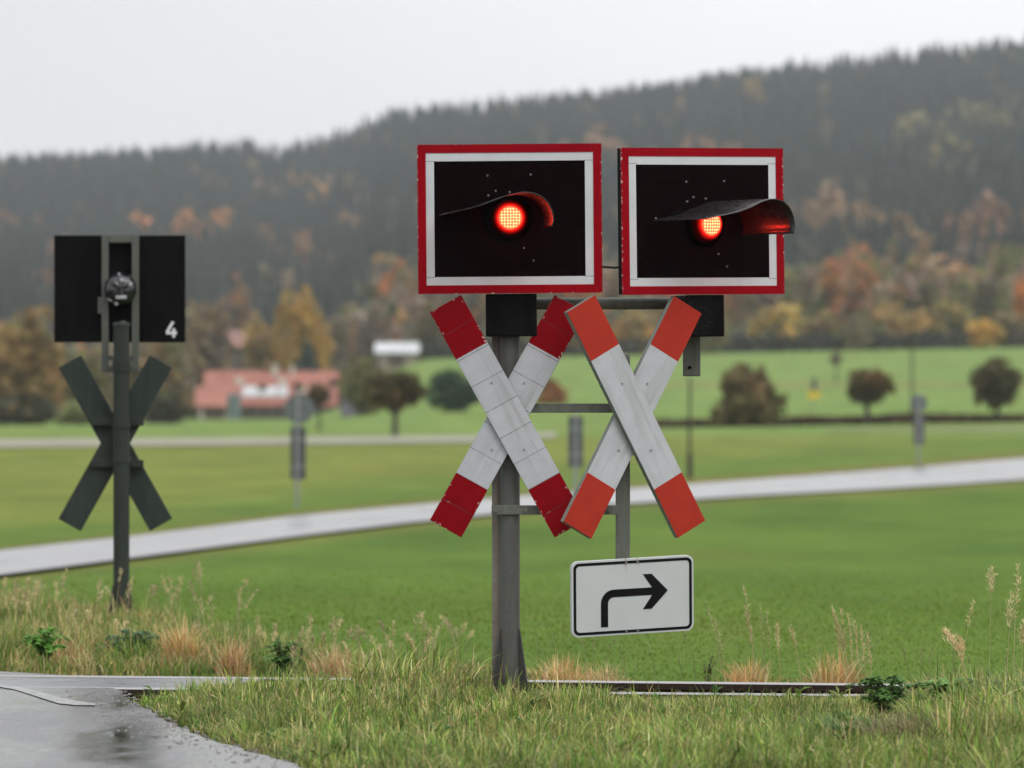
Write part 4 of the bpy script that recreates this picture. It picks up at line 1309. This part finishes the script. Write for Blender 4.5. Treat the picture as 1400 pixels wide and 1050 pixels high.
def forest():
    rng = np.random.default_rng(77)
    n = 8200
    d = np.sqrt(rng.uniform(1380 ** 2, 3640 ** 2, n)); u = rng.uniform(-220, 1620, n)
    X = (u - U0) * d / F; Z = H(X, d)
    h = rng.uniform(12, 19, n) * (.85 + .3 * vnoise(X, d, 60, 40)); r = h * rng.uniform(.13, .2, n)
    shade = (.8 + .5 * vnoise(X, d, 130, 41))[:, None] * rng.uniform(.85, 1.2, (n, 1))
    col = np.array([.021, .026, .023]) * shade
    V, Ft, C = conifer_np(np.c_[X, d, Z - .5], h, r, col, rng)
    # broadleaf trees sprinkled through the spruces
    V2, Q, C2 = [], [], []; off = len(V)
    spots = [(250, 300, 70, 10, (.27, .125, .045)), (420, 246, 40, 6, (.30, .16, .05)), (90, 345, 60, 4, (.16, .085, .05)), (430, 325, 70, 8, (.17, .095, .055)), (320, 235, 60, 4, (.17, .12, .07)),
             (1030, 108, 20, 2, (.24, .17, .06)), (830, 190, 40, 5, (.17, .10, .06)), (985, 195, 60, 5, (.19, .10, .055)), (1330, 160, 90, 12, (.13, .115, .055)), (1270, 205, 50, 5, (.14, .12, .06)), (1110, 275, 60, 6, (.16, .10, .06)),
             (1350, 300, 90, 8, (.15, .085, .055)), (1200, 290, 60, 5, (.16, .10, .055)), (660, 240, 60, 5, (.15, .10, .06)), (10, 290, 40, 4, (.2, .1, .05)), (740, 200, 60, 5, (.14, .09, .06)), (520, 260, 90, 6, (.13, .095, .06))]
    lo = np.linspace(1400, 3500, 80)
    items = []
    for (su, sv, sp, k, col) in spots:
        for i in range(k):
            uu = su + rng.normal(0, sp * .45); vv = sv + rng.normal(0, 9)
            zz = H((uu - U0) * lo / F, lo) + 13
            vy = V0 + (CAMZ - zz) * F / lo
            j = int(np.argmin(np.abs(vy - vv))); items.append((uu, lo[j], col, rng.uniform(13, 18)))
    for i in range(190):
        uu = rng.uniform(-150, 1550); dd = math.sqrt(rng.uniform(1380 ** 2, 3400 ** 2)); items.append((uu, dd, ((.10, .085, .05), (.12, .085, .055), (.07, .075, .045))[i % 3], rng.uniform(9, 15)))
    for uu, dd, col, hh in items:
        xx = (uu - U0) * dd / F; zz = float(H(xx, dd))
        a, q, c = crown_cloud((xx, dd, zz + hh * .62), hh * .30, hh * .30, hh * .42, 70, hh * .07, col, rng, None, 6); c = c * 1.7
        V2.append(a); Q.append(q + off); C2.append(c); off += len(a)
    tag(np_mesh('forest', np.concatenate([V] + V2), [Ft, np.concatenate(Q)], M_NEEDLE, None, np.concatenate([C] + C2)), 'dark spruce forest with rusty patches covering the hill', 'forest', None, 'stuff')
    # autumn woodland at the foot of the hill
    rng = np.random.default_rng(78)
    pal = [MAUVE, MAUVE, (.13, .09, .06), RUST, BROWN, OLIVE, (.10, .105, .045), (.20, .13, .04), (.12, .10, .075), (.16, .10, .06), (.055, .06, .04)]
    V2, Q, C2 = [], [], []; off = 0
    for i in range(330):
        uu = rng.uniform(-160, 1580)
        dd = math.sqrt(rng.uniform(1050 ** 2, 1560 ** 2)) if uu > 470 else math.sqrt(rng.uniform(820 ** 2, 1450 ** 2))
        if uu < 470 and dd < 1000 and rng.random() < .5: continue
        xx = (uu - U0) * dd / F; zz = float(H(xx, dd)); hh = rng.uniform(9, 16.5) * (1 if uu > 470 else .85)
        col = pal[rng.integers(len(pal))]; col2 = pal[rng.integers(len(pal))]
        a, q, c = crown_cloud((xx, dd, zz + hh * .56), hh * .33, hh * .33, hh * .46, 170, hh * .05, col, rng, col2, 8); c = c * np.array([2.0, 1.85, 1.6])
        V2.append(a); Q.append(q + off); C2.append(c); off += len(a)
    # dark scrub under the edge trees
    n = 9000
    uu = rng.uniform(470, 1560, n); dd = 1002 + rng.uniform(0, 40, n); xx = (uu - U0) * dd / F
    P = np.c_[xx, dd, H(xx, dd) + rng.uniform(0, 2.2, n)]
    a, q = quads(P, .55, rng); c = np.repeat(np.array([.035, .032, .024]) * rng.uniform(.6, 1.5, (n, 1)), 4, 0)
    V2.append(a); Q.append(q + off); C2.append(c); off += len(a)
    n = 5000
    uu = rng.uniform(-160, 470, n); dd = rng.uniform(760, 860, n); xx = (uu - U0) * dd / F
    P = np.c_[xx, dd, H(xx, dd) + rng.uniform(0, 3.4, n)]
    a, q = quads(P, .5, rng); c = np.repeat(np.array([.06, .05, .03]) * rng.uniform(.6, 1.6, (n, 1)), 4, 0)
    V2.append(a); Q.append(q + off); C2.append(c)
    tag(np_mesh('woodland', np.concatenate(V2), [np.concatenate(Q)], M_FOL, None, np.concatenate(C2)), 'mixed autumn woodland at the foot of the hill', 'woodland', None, 'stuff')


forest()

# red-brown hedge across the far meadow
rng = np.random.default_rng(9)
n = 7000
uu = rng.uniform(862, 1480, n); vv = np.interp(uu, [862, 1000, 1200, 1480], [588, 585, 580, 575])
dd = 433 + rng.normal(0, .5, n); xx = (uu - U0) * dd / F
P = np.c_[xx, dd, H(xx, dd) + rng.uniform(0, .5, n) * (.6 + .6 * vnoise(xx, dd, 3, 50))]
V, Fq = quads(P, .14, rng)
tag(np_mesh('hedge', V, [Fq], M_FOL, None, np.repeat(palette(n, [(.10, .045, .038), (.075, .05, .035), (.14, .09, .05)], (3, 3, 1), rng), 4, 0)), 'long low red-brown hedge across the far meadow', 'hedge')

# ------------------------------------------------------------------ farm buildings
M_REDROOF = m_plain('red_roof_tiles', (.30, .11, .08), .65, .3, .5)
M_PINKROOF = m_plain('pale_red_roof', (.42, .21, .19), .6, .14, .8)
M_WHITEROOF = m_plain('white_sheet_roof', (.50, .51, .52), .55, .12, .5)
M_DKWALL = m_plain('dark_timber_wall', (.075, .055, .045), .8, .3, 1)
M_PLASTER = m_plain('pale_plaster', (.52, .46, .40), .8, .1, .8)
M_WINFRAME = m_plain('window_frame', (.16, .13, .10), .7)
M_GLASS = m_plain('dark_pane', (.03, .035, .045), .1, .2, 2, .6)


def house(name, label, u0, u1, v_ridge, v_eave, v_base, d, depth, wall_m, roof_m, extras=None, ridge_in=0.0, cat='farmhouse'):
    s = F / d; x0, x1 = (u0 - U0) / s, (u1 - U0) / s; zg = float(H((x0 + x1) / 2, d))
    zb = min(CAMZ + (V0 - v_base) / s, zg) ; ze = CAMZ + (V0 - v_eave) / s; zr = CAMZ + (V0 - v_ridge) / s
    cx = (x0 + x1) / 2; w = x1 - x0
    o = thing(name, label, cat, (cx, d, zb))
    he, hr = ze - zb, zr - zb
    ov = .5
    m = MB(); pts = [(-w / 2 + ov, 0, -.5), (w / 2 - ov, 0, -.5), (w / 2 - ov, depth, -.5), (-w / 2 + ov, depth, -.5), (-w / 2 + ov, 0, he + .02), (w / 2 - ov, 0, he + .02), (w / 2 - ov, depth, he + .02), (-w / 2 + ov, depth, he + .02),
                     (-w / 2 + ov, depth / 2, hr - .25), (w / 2 - ov, depth / 2, hr - .25)]
    m.add(pts, [(0, 1, 5, 4), (1, 2, 6, 9, 5), (2, 3, 7, 6), (3, 0, 4, 8, 7)]); wl = m.build('wall', wall_m, o)
    m = MB(); t_ = .16; e = .5 * (hr - he) / (depth / 2)
    a = [(-.5, he - e), (depth / 2, hr), (depth + .5, he - e), (depth + .5, he - e - t_), (depth / 2, hr - t_), (-.5, he - e - t_)]
    n = len(a); vs = [(-w / 2, y, z) for y, z in a] + [(w / 2, y, z) for y, z in a]
    fs = [tuple(reversed(range(n))), tuple(range(n, 2 * n))] + [(i, (i + 1) % n, n + (i + 1) % n, n + i) for i in range(n)]
    m.add(vs, [(0, 1, 4, 5), (1, 2, 3, 4), (n + 1, n + 0, n + 5, n + 4), (n + 2, n + 1, n + 4, n + 3)] + fs[2:]); rf = m.build('roof', roof_m, o)
    return o, wl, rf, s, cx, zb, he, hr, depth


def on_roof(h, u, v):
    """point of the near roof slope seen at a photo position"""
    o, wl, rf, s, cx, zb, he, hr, dp = h
    z = CAMZ + (V0 - v) / s - zb; x = (u - U0) / s - cx
    y = (z - he) / (hr - he) * dp / 2
    return x, y, z


h = house('farmhouse', 'long red-roofed farm building with white strip along its roof', 277, 462, 507, 549, 578, 760, 9.0, M_DKWALL, M_REDROOF)
o, wl, rf, s, cx, zb, he, hr, dp = h
m = MB(); a = on_roof(h, 331, 543); b = on_roof(h, 393, 543); c = on_roof(h, 393, 529); e = on_roof(h, 331, 529)
up_ = Vector((0, -.06, .10))
vs = [Vector(q) + up_ for q in (a, b, c, e)] + [Vector(q) + up_ * .2 for q in (a, b, c, e)]
m.add(vs, [(0, 1, 2, 3), (4, 7, 6, 5), (0, 4, 5, 1), (1, 5, 6, 2), (2, 6, 7, 3), (3, 7, 4, 0)]); m.build('skylight', M_WHITEROOF, rf)
for (u, v, wd, hh) in ((374, 511, .6, .7), (398, 511, .4, .5)):
    x, y, z = on_roof(h, u, v); m = MB(); m.box((x, y, z + .2), (wd, .7, hh + .8)); m.box((x, y, z + .2 + (hh + .8) / 2 + .05), (wd + .2, .9, .1)); m.build('chimney', M_PLASTER, rf)
for (u, v) in ((326, 522), (385, 522), (413, 533)):
    x, y, z = on_roof(h, u, v); m = MB(); m.prism([(-.5, -.3), (.5, -.3), (.5, .25), (0, .6), (-.5, .25)], y - .5, y + .8, Matrix.Translation((x, 0, z))); m.build('dormer', M_PLASTER, rf)
for k, u in enumerate((345, 362, 380, 398, 430, 446)):
    x = (u - U0) / s - cx; m = MB(); m.ring(rect(1.1, 1.1, x, he - .85), rect(.85, .85, x, he - .85), -.06, .02); wn = m.build('window', M_WINFRAME, o)
    m = MB(); m.box((x, .0, he - .85), (.85, .03, .85)); m.build('pane', M_GLASS, wn)
h = house('barn', 'low red-roofed barn joined to the left of the long farm building', 266, 318, 528, 551, 578, 750, 6.0, M_PLASTER, M_REDROOF, cat='barn')
o, wl, rf, s, cx, zb, he, hr, dp = h
m = MB(); m.box((.1, -.02, he - 1.0), (2.4, .06, 1.7)); m.build('door', M_DKWALL, o)
# grey-green silo in front of the barn
q = Vector(((320 - U0) * 742 / F, 742, float(H((320 - U0) * 742 / F, 742)))); hh = CAMZ + (V0 - 538) * 742 / F - q.z
o = thing('silo', 'grey-green upright tank between barn and farm building', 'silo', q)
m = MB(); m.tube([(0, 0, -.2), (0, 0, hh - .2)], .72, 20); m.build('tank', m_plain('grey_green_tank', (.11, .15, .15), .5), o, 0, True)
m = MB(); m.tube([(0, 0, hh - .22), (0, 0, hh - .1), (0, 0, hh)], [.8, .78, .15], 20); m.build('lid', m_plain('tank_lid', (.13, .16, .165), .5), o, 0, True)
h = house('house', 'half-hidden house with pale red roof behind the golden trees', 308, 362, 452, 470, 505, 930, 7.0, M_DKWALL, M_PINKROOF, cat='house')
o, wl, rf, s, cx, zb, he, hr, dp = h
for u in (322, 336, 350):
    x = (u - U0) / s - cx; m = MB(); m.ring(rect(1.1, 1.2, x, he - 1.3), rect(.85, .95, x, he - 1.3), -.06, .02); wn = m.build('window', M_WINFRAME, o)
    m = MB(); m.box((x, .0, he - 1.3), (.85, .03, .95)); m.build('pane', M_GLASS, wn)
M_TAN = m_plain('brown_render', (.24, .19, .15), .8, .1, .8)
h = house('hall', 'building with bright white roof at the edge of the wood', 512, 573, 468, 480, 494, 985, 7.0, M_TAN, M_WHITEROOF, cat='building')
o, wl, rf, s, cx, zb, he, hr, dp = h
m = MB(); m.box((0, -.02, he * .45), (2.2, .06, he * .8)); m.build('door', M_DKWALL, o)
h = house('shed', 'small shed with dark roof left of the round meadow tree', 466, 516, 549, 567, 574, 600, 4.0, M_DKWALL, m_plain('dark_roof', (.04, .038, .045), .6), cat='shed')
o, wl, rf, s, cx, zb, he, hr, dp = h
m = MB(); m.box((0, -.02, he * .4), (1.0, .06, he * .75)); m.build('door', M_FOOT, o)

# ------------------------------------------------------------------ far road signs and poles
M_SIGNBACK = m_metal('sign_back', (.115, .13, .13), (.08, .09, .09), .5)
M_BAKE = m_metal('marker_back', (.065, .072, .075), (.045, .05, .052), .5)


def road_sign(label, u, vb, vt, d, disc=None, board=None, pw=.035):
    s = F / d; x = (u - U0) / s; z = float(H(x, d)); zt = CAMZ + (V0 - vt) / s
    o = thing('road_sign', label, 'road sign', (x, d, z), 0, 'road signs seen from behind along the lane')
    m = MB(); m.tube([(0, 0, -.4), (0, 0, zt - z)], pw, 12); m.build('post', M_GALV, o, 0, True)
    if disc:
        du, dv, r = disc; m = MB(); c = ((du - u) / s, .045, CAMZ + (V0 - dv) / s - z)
        m.tube([(c[0], .04, c[2]), (c[0], .055, c[2])], r / s, 28); dk = m.build('disc', M_SIGNBACK, o)
        for k in (-.45, .45):
            m = MB(); m.box((c[0], .03, c[2] + k * r / s), (.2, .02, .04)); m.build('rail_clamp', M_GALV, dk)
    if board:
        b0, b1, t0, t1 = board; m = MB()
        m.box((((b0 + b1) / 2 - u) / s, .05, CAMZ + (V0 - (t0 + t1) / 2) / s - z), ((b1 - b0) / s, .03, (t1 - t0) / s)); bb = m.build('board', M_BAKE, o, .004)
        for k in (.25, .75):
            m = MB(); m.box((((b0 + b1) / 2 - u) / s, .028, CAMZ + (V0 - (t0 + (t1 - t0) * k)) / s - z), ((b1 - b0) / s * .8, .02, .05))
            m.build('board_rail', M_GALV, bb)
    return o


road_sign('grey back of a round sign above a narrow board, left of the front mast', 406, 695, 533, 146, (409, 559, 20.5), (397, 418, 583, 656))
road_sign('narrow dark marker board seen between the two front crossbucks', 787, 690, 566, 150, None, (777, 797, 569, 639))
road_sign('smaller round-topped sign back on the lane near the thin pole', 1256, 637, 538, 240, (1256, 551, 12), (1249, 1264, 564, 608), .045)
q = G(1113, 560)
o = thing('marker_post', 'slim meadow marker with dark top and yellow crosspiece', 'marker post', q)
s = F / q.y
m = MB(); m.tube([(0, 0, -.2), (0, 0, CAMZ + (V0 - 535) / s - q.z)], .05, 10); m.build('post', M_GALV, o, 0, True)
m = MB(); m.box((0, 0, CAMZ + (V0 - 525.5) / s - q.z), (.33, .1, 19 / s)); m.build('top_board', m_plain('dark_blue_grey', (.05, .06, .075), .5), o, .02)
m = MB(); m.box((0, -.08, CAMZ + (V0 - 540) / s - q.z), (.95, .05, 10 / s)); m.build('crosspiece', m_plain('yellow_plate', (.60, .42, .02), .5), o, .01)


def pole(u, vb, vt, d, r, label):
    x = (u - U0) * d / F; z = float(H(x, d)); hh = CAMZ + (V0 - vt) * d / F - z
    o = thing('pole', label, 'pole', (x, d, z), 0, 'thin poles in the meadow')
    m = MB(); m.tube([(0, 0, -.4), (0, 0, hh * .5), (.01, 0, hh)], [r, r * .9, r * .7], 10); m.build('shaft', M_BARK, o, 0, True)
    m = MB(); m.tube([(.01, 0, hh), (.01, 0, hh + r * .8)], [r * .9, r * .3], 10); m.build('cap', M_GALV, o, 0, True)
    m = MB(); m.tube([(0, 0, -.3), (0, 0, min(.75, hh * .25))], r * 1.7, 10); m.build('sleeve', M_BARK, o, 0, True)
    return o


qq = G(943, 655); pole(943, 655, 516, qq.y, .052, 'brown thin pole below the second signal bracket')
qq = G(1247, 566); pole(1247, 566, 432, qq.y, .085, 'tall thin brown pole reaching up to the edge trees')

# ------------------------------------------------------------------ air, sky, light, camera
mb = MB(); mb.box((0, 2450, 110), (7700, 6200, 226))
hz = mb.build('haze', None) if False else None
me = bpy.data.meshes.new('haze'); me.from_pydata(mb.v, [], mb.f); hz = bpy.data.objects.new('haze', me); COL.objects.link(hz)
hm = bpy.data.materials.new('pale_air'); hm.use_nodes = True; hm.node_tree.nodes.clear()
ho = hm.node_tree.nodes.new('ShaderNodeOutputMaterial'); hv = hm.node_tree.nodes.new('ShaderNodeVolumePrincipled')
hv.inputs['Color'].default_value = (.90, .94, 1.0, 1); hv.inputs['Density'].default_value = 7.8e-5; hv.inputs['Anisotropy'].default_value = .2
hm.node_tree.links.new(hv.outputs[0], ho.inputs['Volume']); me.materials.append(hm)
tag(hz, 'thin grey air fading the far hill', 'haze', None, 'stuff')

SUN_EL, SUN_AZ = math.radians(48), math.radians(150)   # behind the camera's right shoulder (azimuth from +Y towards +X)
w = bpy.data.worlds.new('World'); scene.world = w; w.use_nodes = True
nt = w.node_tree; nt.nodes.clear()
out = nt.nodes.new('ShaderNodeOutputWorld'); bg = nt.nodes.new('ShaderNodeBackground')
sky = nt.nodes.new('ShaderNodeTexSky'); sky.sky_type = 'NISHITA'; sky.sun_disc = False
sky.sun_elevation = SUN_EL; sky.sun_rotation = SUN_AZ; sky.dust_density = 4; sky.air_density = 1
tc = nt.nodes.new('ShaderNodeTexCoord'); sp = nt.nodes.new('ShaderNodeSeparateXYZ'); nt.links.new(tc.outputs['Generated'], sp.inputs[0])


def wm(op, a, b, clamp=False):
    n = nt.nodes.new('ShaderNodeMath'); n.operation = op; n.use_clamp = clamp
    for i, x in enumerate((a, b)):
        if isinstance(x, (int, float)): n.inputs[i].default_value = x
        else: nt.links.new(x, n.inputs[i])
    return n.outputs[0]


# overcast layer: brighter overhead, soft broad cloud tones
zc = wm('MAXIMUM', sp.outputs[2], 0.0)
lum = wm('ADD', 9.7, wm('MULTIPLY', zc, 8.5))
mp = nt.nodes.new('ShaderNodeMapping'); nt.links.new(tc.outputs['Generated'], mp.inputs[0]); mp.inputs['Scale'].default_value = (1, 1, 2.6)
nz = nt.nodes.new('ShaderNodeTexNoise'); nt.links.new(mp.outputs[0], nz.inputs[0]); nz.inputs['Scale'].default_value = 7; nz.inputs['Detail'].default_value = 4; nz.inputs['Roughness'].default_value = .45
cl = wm('ADD', .90, wm('MULTIPLY', nz.outputs[0], .2))
# the overcast thins towards +X
gx = wm('ADD', 1.0, wm('MULTIPLY', sp.outputs[0], 1.5)); gx = wm('MINIMUM', wm('MAXIMUM', gx, .85), 1.10)
lum = wm('MULTIPLY', wm('MULTIPLY', lum, cl), gx)
cc = nt.nodes.new('ShaderNodeCombineColor')
nt.links.new(wm('MULTIPLY', lum, .985), cc.inputs[0]); nt.links.new(wm('MULTIPLY', lum, .995), cc.inputs[1]); nt.links.new(wm('MULTIPLY', lum, 1.015), cc.inputs[2])
mx = nt.nodes.new('ShaderNodeMix'); mx.data_type = 'RGBA'; mx.inputs[0].default_value = .93
nt.links.new(sky.outputs[0], mx.inputs[6]); nt.links.new(cc.outputs[0], mx.inputs[7])
nt.links.new(mx.outputs[2], bg.inputs[0]); bg.inputs[1].default_value = .10
nt.links.new(bg.outputs[0], out.inputs[0])

sl = bpy.data.lights.new('sun', 'SUN'); sl.energy = .8; sl.angle = math.radians(25); sl.color = (1, .97, .93)
so = bpy.data.objects.new('sun', sl); COL.objects.link(so)
dirv = Vector((math.sin(SUN_AZ) * math.cos(SUN_EL), math.cos(SUN_AZ) * math.cos(SUN_EL), math.sin(SUN_EL)))
so.rotation_euler = dirv.to_track_quat('Z', 'Y').to_euler(); so.location = (20, -20, 40)

cam = bpy.data.cameras.new('camera'); co = bpy.data.objects.new('camera', cam); COL.objects.link(co)
co.location = (0, 0, CAMZ); co.rotation_euler = (PI / 2, 0, 0)
cam.sensor_width = 36; cam.lens = 250; cam.shift_y = (V0 - 525) / 1400
cam.clip_start = .5; cam.clip_end = 20000
cam.dof.use_dof = True; cam.dof.focus_distance = 33.4; cam.dof.aperture_fstop = 4.9
scene.camera = co
scene.view_settings.view_transform = 'Standard'; scene.view_settings.look = 'None'
scene.view_settings.exposure = 0; scene.view_settings.gamma = 1
scene.render.engine = 'CYCLES'
cy = scene.cycles
cy.use_denoising = True
try: cy.denoiser = 'OPENIMAGEDENOISE'
except Exception: pass
cy.max_bounces = 6; cy.diffuse_bounces = 3; cy.glossy_bounces = 3; cy.transmission_bounces = 4; cy.volume_bounces = 1; cy.transparent_max_bounces = 6
cy.sample_clamp_indirect = 8
